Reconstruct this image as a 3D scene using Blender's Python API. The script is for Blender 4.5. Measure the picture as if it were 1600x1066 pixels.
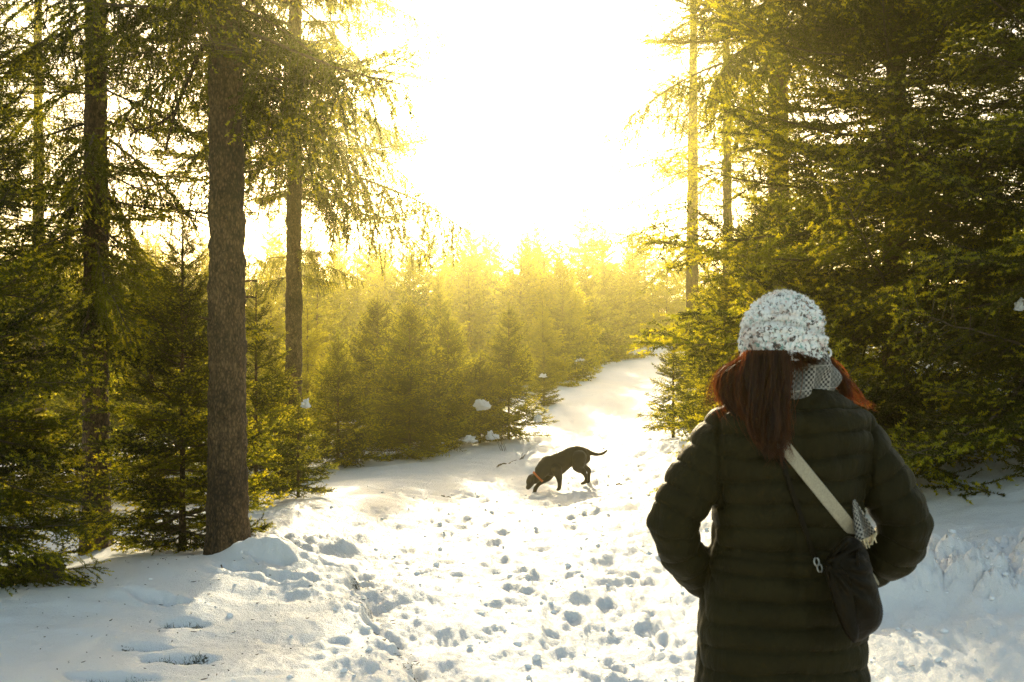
import bpy, math, random
import numpy as np
from mathutils import Vector, Matrix, noise as mnoise
from mathutils.bvhtree import BVHTree

for o in list(bpy.data.objects):
    bpy.data.objects.remove(o)
scene = bpy.context.scene
COL = scene.collection
PI = math.pi
R = math.radians

# ------------------------------------------------------------------ camera
F = 1556.0            # focal length in photograph pixels
HZ = 580.0            # row of the horizon
CH = 1.5              # camera height
cam_d = bpy.data.cameras.new('camera')
cam = bpy.data.objects.new('camera', cam_d)
COL.objects.link(cam)
cam.location = (0, 0, CH)
cam.rotation_euler = (R(90), 0, 0)
cam_d.sensor_width = 36.0
cam_d.lens = 36.0 * F / 1600.0
cam_d.shift_y = (HZ - 533.0) / 1600.0
cam_d.clip_start = 0.05
cam_d.clip_end = 1500
cam_d.dof.use_dof = True
cam_d.dof.focus_distance = 11.0
cam_d.dof.aperture_fstop = 9.0
scene.camera = cam

# ------------------------------------------------------------------ light
SUN_EL = 18.5
SUN_AZ = -3.2
w = bpy.data.worlds.new('World')
scene.world = w
w.use_nodes = True
wn = w.node_tree
wn.nodes.clear()
wo = wn.nodes.new('ShaderNodeOutputWorld')
bg = wn.nodes.new('ShaderNodeBackground')
sky = wn.nodes.new('ShaderNodeTexSky')
sky.sky_type = 'NISHITA'
sky.sun_disc = False
sky.sun_elevation = R(SUN_EL)
sky.sun_rotation = R(SUN_AZ)
sky.air_density = 1.0
sky.dust_density = 2.5
sky.ozone_density = 1.0
bg.inputs['Strength'].default_value = 0.15
wb = wn.nodes.new('ShaderNodeMixRGB'); wb.blend_type = 'MULTIPLY'; wb.inputs[0].default_value = 1.0
wb.inputs[2].default_value = (1.13, 1.0, 0.79, 1)
wn.links.new(sky.outputs[0], wb.inputs[1])
wn.links.new(wb.outputs[0], bg.inputs['Color'])
wn.links.new(bg.outputs[0], wo.inputs['Surface'])
sd = bpy.data.lights.new('sun', 'SUN')
sd.energy = 2.45
sd.angle = R(1.2)
sd.color = (1.0, 0.86, 0.58)
sun = bpy.data.objects.new('sun', sd)
sun.rotation_euler = (R(-(90 - SUN_EL)), 0, R(-SUN_AZ))
COL.objects.link(sun)
vs = scene.view_settings
vs.view_transform = 'Standard'
vs.look = 'None'
vs.gamma = 1.0
vs.exposure = 1.42
vs.use_curve_mapping = False
cy = scene.cycles
cy.max_bounces = 5
cy.diffuse_bounces = 3
cy.glossy_bounces = 2
cy.transmission_bounces = 3
cy.volume_bounces = 0
cy.denoising_prefilter = 'NONE'
cy.use_adaptive_sampling = False
cy.transparent_max_bounces = 6
cy.sample_clamp_indirect = 6.0

HAZE_DENSITY = 0.0032
HAZE_COLOR = (1.0, 0.91, 0.36)
HAZE_G = 0.925

# ------------------------------------------------------------------ helpers
def W(px, py, Y):
    """the real point at depth Y that the photograph shows at px, py"""
    return np.array([(px - 800.0) / F * Y, Y, CH + (HZ - py) / F * Y])

def WV(px, py, Y):
    return Vector(W(px, py, Y))

def link(o, parent=None):
    COL.objects.link(o)
    if parent is not None:
        o.parent = parent
    return o

def tag(o, label=None, cat=None, group=None, kind=None):
    if label: o['label'] = label
    if cat: o['category'] = cat
    if group: o['group'] = group
    if kind: o['kind'] = kind
    return o

def empty(name, loc, rz=0.0):
    o = bpy.data.objects.new(name, None)
    o.location = loc
    o.rotation_euler = (0, 0, rz)
    return link(o)

def mesh_np(name, V, Fc, mats, midx=None, smooth=False):
    """V (n,3), Fc (m,3) or (m,4) or a list of such"""
    me = bpy.data.meshes.new(name)
    V = np.asarray(V, dtype=np.float32)
    parts = Fc if isinstance(Fc, list) else [Fc]
    parts = [np.asarray(p, dtype=np.int32) for p in parts if len(p)]
    loops = np.concatenate([p.ravel() for p in parts])
    sizes = np.concatenate([np.full(len(p), p.shape[1], dtype=np.int32) for p in parts])
    starts = np.concatenate([[0], np.cumsum(sizes)[:-1]]).astype(np.int32)
    me.vertices.add(len(V))
    me.vertices.foreach_set('co', V.ravel())
    me.loops.add(len(loops))
    me.loops.foreach_set('vertex_index', loops)
    me.polygons.add(len(sizes))
    me.polygons.foreach_set('loop_start', starts)
    me.polygons.foreach_set('loop_total', sizes)
    if midx is not None:
        me.polygons.foreach_set('material_index', np.asarray(midx, dtype=np.int32))
    me.polygons.foreach_set('use_smooth', np.full(len(sizes), smooth, dtype=bool))
    for m in mats:
        me.materials.append(m)
    me.update(calc_edges=True)
    me.validate()
    return me

def obj(name, me, parent=None):
    return link(bpy.data.objects.new(name, me), parent)

# --- vectorised gradient noise
def _hash(ix, iy, iz, seed):
    h = (ix.astype(np.int64) * 374761393 + iy.astype(np.int64) * 668265263 + iz.astype(np.int64) * 2147483647 + seed * 974634777) & 0xFFFFFFFF
    h = ((h ^ (h >> 13)) * 1274126177) & 0xFFFFFFFF
    h = (h ^ (h >> 16)) & 0xFFFFFFFF
    h = (h * 2246822519) & 0xFFFFFFFF
    return (h ^ (h >> 15)) & 0xFFFFFFFF

def n2(x, y, seed=0):
    ix = np.floor(x); iy = np.floor(y)
    fx = x - ix; fy = y - iy
    ux = fx * fx * fx * (fx * (fx * 6 - 15) + 10); uy = fy * fy * fy * (fy * (fy * 6 - 15) + 10)
    z0 = np.zeros_like(ix)
    def g(dx, dy):
        a = _hash(ix + dx, iy + dy, z0, seed) / 4294967296.0 * 2 * PI
        return np.cos(a) * (fx - dx) + np.sin(a) * (fy - dy)
    a = g(0, 0); b = g(1, 0); c = g(0, 1); d = g(1, 1)
    return 1.5 * ((a * (1 - ux) + b * ux) * (1 - uy) + (c * (1 - ux) + d * ux) * uy)

def n3(P, scale, seed=0):
    P = np.asarray(P) * scale
    I = np.floor(P); Fr = P - I
    U = Fr * Fr * (3 - 2 * Fr)
    out = 0
    for dx in (0, 1):
        for dy in (0, 1):
            for dz in (0, 1):
                h = _hash(I[:, 0] + dx, I[:, 1] + dy, I[:, 2] + dz, seed) / 4294967296.0 * 2 - 1
                wgt = (U[:, 0] if dx else 1 - U[:, 0]) * (U[:, 1] if dy else 1 - U[:, 1]) * (U[:, 2] if dz else 1 - U[:, 2])
                out = out + h * wgt
    return out

def fbm2(x, y, seed, octv=4, gain=.5):
    s = 0; a = 1; f = 1
    for k in range(octv):
        s = s + a * n2(x * f + 13.7 * k, y * f - 7.1 * k, seed + k)
        a *= gain; f *= 2.03
    return s

def sstep(a, b, x):
    t = np.clip((x - a) / (b - a), 0, 1)
    return t * t * (3 - 2 * t)

# ------------------------------------------------------------------ materials
def mat(name):
    m = bpy.data.materials.new(name)
    m.use_nodes = True
    nt = m.node_tree
    nt.nodes.clear()
    return m, nt, nt.nodes.new('ShaderNodeOutputMaterial')

def N(nt, t, **kw):
    n = nt.nodes.new(t)
    for k, v in kw.items():
        if hasattr(n, k) and k not in ('Scale',):
            setattr(n, k, v)
        else:
            n.inputs[k.replace('_', ' ')].default_value = v
    return n

def ramp(nt, fac, stops):
    r = nt.nodes.new('ShaderNodeValToRGB')
    el = r.color_ramp.elements
    while len(el) < len(stops):
        el.new(0.5)
    for e, (p, c) in zip(el, stops):
        e.position = p
        e.color = (*c, 1)
    nt.links.new(fac, r.inputs[0])
    return r.outputs[0]

def coords(nt, kind='Object'):
    return nt.nodes.new('ShaderNodeTexCoord').outputs[kind]

def noise_tex(nt, vec, scale, detail=4, rough=.55):
    n = nt.nodes.new('ShaderNodeTexNoise')
    n.inputs['Scale'].default_value = scale
    n.inputs['Detail'].default_value = detail
    n.inputs['Roughness'].default_value = rough
    nt.links.new(vec, n.inputs['Vector'])
    return n

def bump(nt, h, dist, strength=1.0, nrm=None):
    b = nt.nodes.new('ShaderNodeBump')
    b.inputs['Distance'].default_value = dist
    b.inputs['Strength'].default_value = strength
    nt.links.new(h, b.inputs['Height'])
    if nrm is not None:
        nt.links.new(nrm, b.inputs['Normal'])
    return b.outputs[0]

def simple(name, col, rough=.6, sheen=0.0, nscale=None, var=.3, bscale=None, bdist=.002, metallic=0.0, spec=.5):
    m, nt, out = mat(name)
    p = nt.nodes.new('ShaderNodeBsdfPrincipled')
    p.inputs['Roughness'].default_value = rough
    p.inputs['Metallic'].default_value = metallic
    p.inputs['Specular IOR Level'].default_value = spec
    if sheen:
        p.inputs['Sheen Weight'].default_value = sheen
        p.inputs['Sheen Roughness'].default_value = .4
    v = coords(nt)
    if nscale:
        n = noise_tex(nt, v, nscale, 5)
        c0 = tuple(c * (1 - var) for c in col); c1 = tuple(min(1, c * (1 + var)) for c in col)
        nt.links.new(ramp(nt, n.outputs[0], [(.3, c0), (.7, c1)]), p.inputs['Base Color'])
    else:
        p.inputs['Base Color'].default_value = (*col, 1)
    if bscale:
        n = noise_tex(nt, v, bscale, 5)
        nt.links.new(bump(nt, n.outputs[0], bdist), p.inputs['Normal'])
    nt.links.new(p.outputs[0], out.inputs[0])
    return m

def needle_mat(name, cdark, clight, transl=.5):
    m, nt, out = mat(name)
    v = coords(nt)
    oi = nt.nodes.new('ShaderNodeObjectInfo')
    geo = nt.nodes.new('ShaderNodeNewGeometry')
    n = noise_tex(nt, geo.outputs['Position'], 2.2, 4)
    add = nt.nodes.new('ShaderNodeMath'); add.operation = 'ADD'
    mul = nt.nodes.new('ShaderNodeMath'); mul.operation = 'MULTIPLY_ADD'
    mul.inputs[1].default_value = .35; mul.inputs[2].default_value = -.17
    nt.links.new(oi.outputs['Random'], mul.inputs[0])
    nt.links.new(n.outputs[0], add.inputs[0]); nt.links.new(mul.outputs[0], add.inputs[1])
    c = ramp(nt, add.outputs[0], [(.36, cdark), (.66, clight)])
    d = nt.nodes.new('ShaderNodeBsdfDiffuse')
    t = nt.nodes.new('ShaderNodeBsdfTranslucent')
    g = nt.nodes.new('ShaderNodeBsdfGlossy'); g.inputs['Roughness'].default_value = .42
    g.inputs['Color'].default_value = (.9, .78, .42, 1)
    mx = nt.nodes.new('ShaderNodeMixShader'); mx.inputs[0].default_value = transl
    mg = nt.nodes.new('ShaderNodeMixShader'); mg.inputs[0].default_value = .06
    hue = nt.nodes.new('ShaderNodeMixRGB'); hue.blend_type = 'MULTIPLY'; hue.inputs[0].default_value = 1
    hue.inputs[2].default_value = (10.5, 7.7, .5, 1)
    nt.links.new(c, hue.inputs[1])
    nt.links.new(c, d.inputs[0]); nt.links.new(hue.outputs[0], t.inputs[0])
    nt.links.new(d.outputs[0], mx.inputs[1]); nt.links.new(t.outputs[0], mx.inputs[2])
    fr = nt.nodes.new('ShaderNodeFresnel'); fr.inputs['IOR'].default_value = 1.5
    fm = nt.nodes.new('ShaderNodeMath'); fm.operation = 'MULTIPLY'; fm.inputs[1].default_value = .20; fm.use_clamp = True
    nt.links.new(fr.outputs[0], fm.inputs[0]); nt.links.new(fm.outputs[0], mg.inputs[0])
    nt.links.new(mx.outputs[0], mg.inputs[1]); nt.links.new(g.outputs[0], mg.inputs[2])
    nt.links.new(mg.outputs[0], out.inputs[0])
    return m

M_needle = needle_mat('spruce needles', (.003, .008, .0016), (.032, .046, .006), .5)
M_tip_lit = needle_mat('spruce shoot tips', (.060, .078, .012), (.120, .135, .018), .55)  # paler new growth, its colour lightened to stand in for sunlit tips
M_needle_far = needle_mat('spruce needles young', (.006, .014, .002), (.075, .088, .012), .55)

def bark_mat(name, dark, light, sc=1.0):
    m, nt, out = mat(name)
    p = nt.nodes.new('ShaderNodeBsdfPrincipled'); p.inputs['Roughness'].default_value = .9
    v = coords(nt)
    mp = nt.nodes.new('ShaderNodeMapping'); mp.inputs['Scale'].default_value = (1, 1, .45)
    nt.links.new(v, mp.inputs[0])
    vo = nt.nodes.new('ShaderNodeTexVoronoi'); vo.feature = 'DISTANCE_TO_EDGE'; vo.inputs['Scale'].default_value = 48 * sc
    nt.links.new(mp.outputs[0], vo.inputs['Vector'])
    n = noise_tex(nt, mp.outputs[0], 32 * sc, 8, .8)
    n0 = noise_tex(nt, v, 2.3, 4)
    mul = nt.nodes.new('ShaderNodeMath'); mul.operation = 'MULTIPLY_ADD'; mul.inputs[1].default_value = .5; mul.inputs[2].default_value = .22
    nt.links.new(vo.outputs['Distance'], mul.inputs[0])
    ad = nt.nodes.new('ShaderNodeMath'); ad.operation = 'ADD'
    nt.links.new(mul.outputs[0], ad.inputs[0]); nt.links.new(n.outputs[0], ad.inputs[1])
    av = nt.nodes.new('ShaderNodeMath'); av.operation = 'MULTIPLY_ADD'; av.inputs[1].default_value = .6; hf = nt.nodes.new('ShaderNodeMath'); hf.operation = 'MULTIPLY'; hf.inputs[1].default_value = .5; nt.links.new(av.outputs[0], hf.inputs[0])
    nt.links.new(n0.outputs[0], av.inputs[0]); nt.links.new(ad.outputs[0], av.inputs[2])
    nt.links.new(ramp(nt, hf.outputs[0], [(.47, dark), (.54, tuple((a + b) / 2.2 for a, b in zip(dark, light))), (.60, light), (.68, tuple(1.7 * a for a in light))]), p.inputs['Base Color'])
    nt.links.new(bump(nt, ad.outputs[0], .03), p.inputs['Normal'])
    nt.links.new(p.outputs[0], out.inputs[0])
    return m

M_bark = bark_mat('spruce bark', (.020, .012, .005), (.15, .092, .040))
M_twig = simple('twig bark', (.085, .06, .038), .9, nscale=40, var=.5)

def snow_mat():
    m, nt, out = mat('snow')
    p = nt.nodes.new('ShaderNodeBsdfPrincipled')
    p.inputs['Roughness'].default_value = .55
    p.inputs['Specular IOR Level'].default_value = .35
    v = coords(nt)
    at = nt.nodes.new('ShaderNodeAttribute'); at.attribute_name = 'dirt'
    n1_ = noise_tex(nt, v, 60, 5, .7)
    sp = noise_tex(nt, v, 30, 6, .75)
    # fine dark grit where the dirt attribute is high
    ma = nt.nodes.new('ShaderNodeMath'); ma.operation = 'MULTIPLY_ADD'; ma.inputs[1].default_value = 1.0; ma.inputs[2].default_value = -1.02
    ad = nt.nodes.new('ShaderNodeMath'); ad.operation = 'ADD'
    nt.links.new(at.outputs['Fac'], ad.inputs[0]); nt.links.new(n1_.outputs[0], ad.inputs[1])
    nt.links.new(ad.outputs[0], ma.inputs[0])
    mm = nt.nodes.new('ShaderNodeMath'); mm.operation = 'MULTIPLY'; mm.inputs[1].default_value = 9; mm.use_clamp = True
    nt.links.new(ma.outputs[0], mm.inputs[0])
    big = noise_tex(nt, v, .8, 3)
    base = ramp(nt, big.outputs[0], [(.3, (.77, .79, .82)), (.7, (.84, .84, .84))])
    mix = nt.nodes.new('ShaderNodeMixRGB'); mix.inputs[2].default_value = (.045, .045, .03, 1)
    nt.links.new(mm.outputs[0], mix.inputs[0]); nt.links.new(base, mix.inputs[1])
    nt.links.new(mix.outputs[0], p.inputs['Base Color'])
    b1 = bump(nt, sp.outputs[0], .020, 1.0)
    fine = noise_tex(nt, v, 220, 3, .6)
    nt.links.new(bump(nt, fine.outputs[0], .003, .8, b1), p.inputs['Normal'])
    p.inputs['Subsurface Weight'].default_value = 0.55
    p.inputs['Subsurface Radius'].default_value = (1.0, 1.1, 1.25)
    p.inputs['Subsurface Scale'].default_value = 0.035
    nt.links.new(p.outputs[0], out.inputs[0])
    return m
M_snow = snow_mat()
M_snowlump = simple('snow lump', (.86, .87, .9), .6, bscale=40, bdist=.01)

# ------------------------------------------------------------------ ground shape
def warp(a):
    return np.arcsinh(np.asarray(a, dtype=float) / 7.0) * 7.0
ctrl = []
def c_px(px, py, Y):
    p = W(px, py, Y); ctrl.append((p[0], p[1], p[2]))
for a in [
    (0,1066,4.6),(400,1066,4.7),(800,1066,4.8),(1200,1066,4.85),(1600,1066,4.6),
    (0,945,6.0),(100,907,6.6),(200,882,7.0),(300,872,7.3),(355,880,7.8),(420,872,7.9),(250,990,5.55),(450,960,6.1),
    (150,858,9.6),(60,880,9.5),(0,900,9.0),(100,800,14),(250,775,16),(250,830,10.5),(-150,880,9),
    (400,800,10.5),(500,765,12.5),(600,738,16),(700,712,18.3),(780,690,20.5),(850,640,26),(865,610,31),(940,578,40),(1035,548,55),
    (800,800,11.5),(700,900,7.3),(900,1000,5.7),(600,850,9),(1000,800,10.5),(870,768,14),(950,650,24),(950,690,19.5),(985,600,36),(1050,560,50),
    (1045,685,16.5),(1030,620,26),(1060,575,40),
    (1450,745,9.5),(1600,742,8.6),(1400,705,11),(1440,622,20),(1500,850,6.8),(1500,800,7.8),(1600,900,5.8),(1450,960,5.4),(1300,760,10.2),(1200,880,7.2),
    (450,700,20),(300,690,26),(600,690,24),(700,660,30),(500,660,36),(760,620,42),(200,680,20)]:
    c_px(*a)
ctrl += [(-30,20,-2.5),(-25,45,-1.5),(-40,90,1),(0,75,2.4),(-18,75,1.2),(15,75,4.0),(25,45,4.2),(40,90,6),(0,120,3.5),(0,200,4),(-100,200,3),(100,200,6),(150,60,5),(-150,60,-1),
         (14,25,2.6),(12,12,1.8),(20,10,2.5),(8,4,.8),(-8,4,.3),(-15,8,-.4),(0,0,0),(0,2.6,0),(-5,-5,0),(5,-5,.3),(0,-30,-.3),(-40,-40,-.5),(40,-40,1),(0,-190,0),(150,-150,1),(-150,-150,0)]
ctrl = np.array(ctrl)
_cu = warp(ctrl[:, 0]); _cv = warp(ctrl[:, 1])
def _phi(r2): return np.sqrt(r2 + .25)
_A = _phi((_cu[:, None] - _cu[None]) ** 2 + (_cv[:, None] - _cv[None]) ** 2)
_n = len(ctrl)
_B = np.zeros((_n + 1, _n + 1)); _B[:_n, :_n] = _A + np.eye(_n) * -0.03; _B[:_n, _n] = 1; _B[_n, :_n] = 1
_sol = np.linalg.solve(_B, np.append(ctrl[:, 2], 0))
def base_z(x, y):
    x = np.atleast_1d(np.asarray(x, dtype=float)); y = np.atleast_1d(np.asarray(y, dtype=float))
    u = warp(x); v = warp(y)
    out = np.full(u.shape, _sol[_n])
    for k in range(_n):
        out += _sol[k] * _phi((u - _cu[k]) ** 2 + (v - _cv[k]) ** 2)
    return out
path_pts = np.array([(.9,0),(.8,3),(.35,5),(0,8),(.35,11),(1.0,14),(1.6,18),(2.3,24),(3.4,31),(5.5,40),(8.3,54),(12,70),(18,95)])
path_hw = np.array([1.5,1.4,1.35,1.9,2.0,1.7,1.6,1.7,1.9,1.9,1.9,2,2])
def path_d(x, y):
    """0 in the middle of the trodden track, 1 at its edge"""
    cx = np.interp(y, path_pts[:, 1], path_pts[:, 0]); hw = np.interp(y, path_pts[:, 1], path_hw)
    return (x - cx) / hw, hw
rngG = np.random.RandomState(5)
# foot marks: x, y, angle, length, width, depth
marks = []
for tr_off, tr_ph in [(-.55, 0), (-.1, .3), (.35, .15), (.75, .4), (-.8, .2), (.1, .55), (.55, .6)]:
    yy = 3.5 + tr_ph; sgn = 1
    while yy < 26:
        cxx = np.interp(yy, path_pts[:, 1], path_pts[:, 0]); hw = np.interp(yy, path_pts[:, 1], path_hw)
        slope = (np.interp(yy + .5, path_pts[:, 1], path_pts[:, 0]) - cxx) / .5
        marks.append((cxx + tr_off * hw + .25 * math.sin(yy * .8 + tr_ph * 9) + sgn * .09 + rngG.randn() * .03, yy, -math.atan(slope) + rngG.randn() * .15, .16, .060, .014 + .020 * rngG.rand()))
        yy += .58 + rngG.randn() * .05; sgn = -sgn
for k in range(50):
    yy = 3.0 + 27 * rngG.rand() ** 1.8
    cxx = np.interp(yy, path_pts[:, 1], path_pts[:, 0]); hw = np.interp(yy, path_pts[:, 1], path_hw)
    xx = cxx + rngG.randn() * hw * .55
    marks.append((xx, yy, rngG.randn() * .6, .12 + .08 * rngG.rand(), .05 + .05 * rngG.rand(), .008 + .026 * rngG.rand() ** 1.5))
for (mx, my) in [(-1.9,6.9),(-1.75,7.15),(-1.5,6.75),(-2.2,6.2),(-1.2,7.2)]:
    marks.append((mx, my, 1.2, .2, .09, .05))
crack = [W(548,885,7.55)[:2], W(556,930,6.55)[:2], W(585,975,5.9)[:2], W(608,1010,5.4)[:2], W(640,1045,4.95)[:2], W(660,1100,4.3)[:2]]
crack = np.array(crack)
patch = [(285,972,5.8,.16,.07), (225,1006,5.35,.17,.10), (278,1025,5.12,.20,.09), (185,1062,4.78,.22,.08)]
def ground_detail(x, y):
    d, hw = path_d(x, y)
    ad = np.abs(d)
    r = np.hypot(x, y)
    near = 1 - sstep(25, 60, r)
    jag = fbm2(x * 1.1, y * 1.1, 3, 3) * .35
    tr = 1 - sstep(.8, 1.25, ad + jag)                                # trodden
    # rough borders right of the woman and left in the middle distance
    tr = np.maximum(tr, (1 - sstep(.6, 1.2, np.hypot((x - 2.5) / 1.3, (y - 6.0) / 1.6) + jag)))
    tr = np.maximum(tr, .9 * (1 - sstep(.6, 1.2, np.hypot((x + 1.6) / 1.7, (y - 9.8) / 1.7) + jag)))
    z = .03 * fbm2(x * .6, y * .6, 11, 3)
    z += .018 * (1 - tr) * fbm2(x * 1.7, y * 2.6, 17, 3)
    rip = fbm2(x * 3.0 + 2 * n2(x, y, 5), y * 9.0, 23, 3)
    z += .006 * (1 - tr) * rip
    lump = fbm2(x * 3.2, y * 3.2, 31, 5, .56)
    bil = np.abs(fbm2(x * 5.5, y * 5.5, 41, 4, .6))
    rid = 1 - np.abs(fbm2(x * 9, y * 9, 47, 3, .55))
    z += near * tr * (.030 * fbm2(x * 1.5, y * 1.5, 29, 3) + .021 * lump + .012 * fbm2(x * 2.2, y * 1.6, 33, 4, .55) - .006 * bil + .003 * rid - .014)
    # small soft clods
    z += near * tr * (.034 * fbm2(d * 2.6, y * .40, 37, 3) + .012 * fbm2(d * 6, y * 1.1, 38, 3))
    cl = sstep(.32, .7, fbm2(x * 11, y * 11, 53, 3, .6))
    z += near * tr * .003 * cl
    crum = fbm2(x * 17, y * 14, 55, 4, .62)
    z += near * (.3 + .7 * tr) * .0068 * crum
    z += near * tr * .004 * sstep(.15, .6, fbm2(x * 7, y * 6, 57, 4, .6)) * (1 + crum)
    # heaped cut snow right of the woman
    hp = 1 - sstep(.5, 1.1, np.hypot((x - 2.75) / 1.15, (y - 6.1) / .62) + .5 * n2(x * 2.2, y * 2.2, 61))
    z += hp * (.09 + .12 * np.abs(fbm2(x * 4.2, y * 4.2, 67, 4, .62)))
    # low ridge between smooth bank and trodden track in the middle left
    hp2 = 1 - sstep(.3, 1.1, np.hypot((x + 1.9) / .9, (y - 8.7) / .35) + .5 * n2(x * 3, y * 3, 71))
    z += hp2 * (.05 + .05 * np.abs(fbm2(x * 6, y * 6, 73, 3)))
    # step at the crack
    cx = np.interp(y, crack[::-1, 1], crack[::-1, 0])
    s = (x - cx) + .10 * fbm2(x * 3, y * 3, 79, 3)
    wy = sstep(4.0, 4.6, y) * (1 - sstep(7.2, 8.0, y))
    z += wy * (.075 * (1 - sstep(-.05, .04, s)) * sstep(-1.6, -.1, s) - .02)
    z -= wy * .03 * np.exp(-((s - .05) / .05) ** 2)
    # mounds at the foot of the big trunk, and ring dents round trees
    for (mx, my, rx, ry, h) in [(-1.82, 7.35, .30, .22, .17)]:
        z += h * np.exp(-(((x - mx) / rx) ** 2 + ((y - my) / ry) ** 2) ** 1.3)
    # hollows melted down to the grass
    for (px, py, Y, rx, ry) in patch:
        c = W(px, py, Y)
        rr = np.hypot((x - c[0]) / rx, (y - c[1]) / ry) + .5 * n2(x * 7, y * 7, 83)
        z -= .055 * (1 - sstep(.45, 1.15, rr))
    for (mx, my, a, L, wd, dp) in marks:
        m = (np.abs(x - mx) < .4) & (np.abs(y - my) < .4)
        if not m.any(): continue
        dx = x[m] - mx; dy = y[m] - my
        lx = dx * math.cos(a) + dy * math.sin(a); ly = -dx * math.sin(a) + dy * math.cos(a)
        q = np.hypot(lx / wd, ly / L) + .30 * n2(x[m] * 14, y[m] * 14, 7)
        z[m] += -dp * (1 - sstep(.65, 1.1, q)) + dp * .35 * np.exp(-((q - 1.35) / .25) ** 2)
    return z, tr
def gz(x, y):
    x = np.atleast_1d(np.asarray(x, dtype=float)); y = np.atleast_1d(np.asarray(y, dtype=float))
    return base_z(x, y) + ground_detail(x, y)[0]
def gz1(x, y):
    return float(gz(x, y)[0])

def build_ground():
    rr = [0.15]
    while rr[-1] < 3.6: rr.append(rr[-1] + .07)
    while rr[-1] < 18: rr.append(rr[-1] * 1.0056)
    while rr[-1] < 60: rr.append(rr[-1] * 1.011)
    while rr[-1] < 200: rr.append(rr[-1] * 1.06)
    rr = np.array(rr)
    a_in = np.arange(-29.5, 29.5, .14)
    a_out = np.arange(29.5, 330.5, 3.0)
    aa = np.radians(np.concatenate([a_in, a_out]))
    nr, na = len(rr), len(aa)
    RR, AA = np.meshgrid(rr, aa, indexing='ij')
    X = (RR * np.sin(AA)).ravel(); Y = (RR * np.cos(AA)).ravel()
    det, tr = ground_detail(X, Y)
    Z = base_z(X, Y) + det
    V = np.stack([X, Y, Z], 1)
    V = np.vstack([V, [[0, 0, gz1(0, 0)]]])
    i = np.arange(nr - 1)[:, None]; j = np.arange(na)[None]
    jn = (j + 1) % na
    Q = np.stack([i * na + j, i * na + jn, (i + 1) * na + jn, (i + 1) * na + j], -1).reshape(-1, 4)
    Q = Q[:, ::-1]
    c = nr * na
    T = np.stack([np.full(na, c), (np.arange(na) + 1) % na, np.arange(na)], 1)[:, ::-1]
    me = mesh_np('snow_ground', V, [Q, T[:, ::-1]], [M_snow], smooth=True)
    # grit: along the crack, in the hollows, sparse elsewhere
    x, y = V[:, 0], V[:, 1]
    dirt = .20 + .10 * fbm2(x * 1.3, y * 1.3, 91, 3)
    cx = np.interp(y, crack[::-1, 1], crack[::-1, 0])
    s = (x - cx) + .10 * fbm2(x * 3, y * 3, 79, 3)
    wy = sstep(4.0, 4.6, y) * (1 - sstep(7.2, 8.0, y))
    dirt += wy * (.30 * np.exp(-((s - .02) / .045) ** 2) + .12 * np.exp(-((s - .1) / .2) ** 2)) * (.6 + .8 * np.clip(n2(x * 3, y * 3, 99) + .3, 0, 1))
    for (px, py, Y_, rx, ry) in patch:
        c_ = W(px, py, Y_)
        q = np.hypot((x - c_[0]) / rx, (y - c_[1]) / ry) + .6 * n2(x * 9, y * 9, 97)
        dirt += .36 * (1 - sstep(.2, 1.0, q))
    at = me.attributes.new('dirt', 'FLOAT', 'POINT')
    at.data.foreach_set('value', dirt.astype(np.float32))
    o = obj('snow_ground', me)
    tag(o, kind='structure')
    return o
build_ground()

# ------------------------------------------------------------------ generic tubes
def tube(P, Rr, sides=6, cap=True):
    """P (n,3), Rr (n,) -> verts, quads"""
    P = np.asarray(P, dtype=float); Rr = np.asarray(Rr, dtype=float)
    n = len(P)
    T = np.gradient(P, axis=0)
    T /= np.maximum(np.linalg.norm(T, axis=1, keepdims=True), 1e-9)
    up = np.array([0, 0, 1.0]) if abs(T[0, 2]) < .9 else np.array([1.0, 0, 0])
    A = np.cross(T, up); A /= np.maximum(np.linalg.norm(A, axis=1, keepdims=True), 1e-9)
    B = np.cross(T, A)
    th = np.arange(sides) / sides * 2 * PI
    V = P[:, None] + Rr[:, None, None] * (A[:, None] * np.cos(th)[None, :, None] + B[:, None] * np.sin(th)[None, :, None])
    V = V.reshape(-1, 3)
    i = np.arange(n - 1)[:, None]; j = np.arange(sides)[None]; jn = (j + 1) % sides
    Q = np.stack([i * sides + j, i * sides + jn, (i + 1) * sides + jn, (i + 1) * sides + j], -1).reshape(-1, 4)
    return V, Q

class Geo:
    def __init__(s): s.V = []; s.T = []; s.Q = []; s.mt = []; s.mq = []; s.n = 0
    def quads(s, V, Q, m=0):
        s.V.append(V); s.Q.append(Q + s.n); s.mq.append(np.full(len(Q), m)); s.n += len(V)
    def tris(s, V, T, m=0):
        s.V.append(V); s.T.append(T + s.n); s.mt.append(np.full(len(T), m)); s.n += len(V)
    def arrays(s):
        V = np.concatenate(s.V)
        Fl = []; mi = []
        if s.T: Fl.append(np.concatenate(s.T)); mi.append(np.concatenate(s.mt))
        if s.Q: Fl.append(np.concatenate(s.Q)); mi.append(np.concatenate(s.mq))
        return V, Fl, np.concatenate(mi)
    def mesh(s, name, mats, smooth=False):
        V, Fl, mi = s.arrays()
        return mesh_np(name, V, Fl, mats, mi, smooth)

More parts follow.
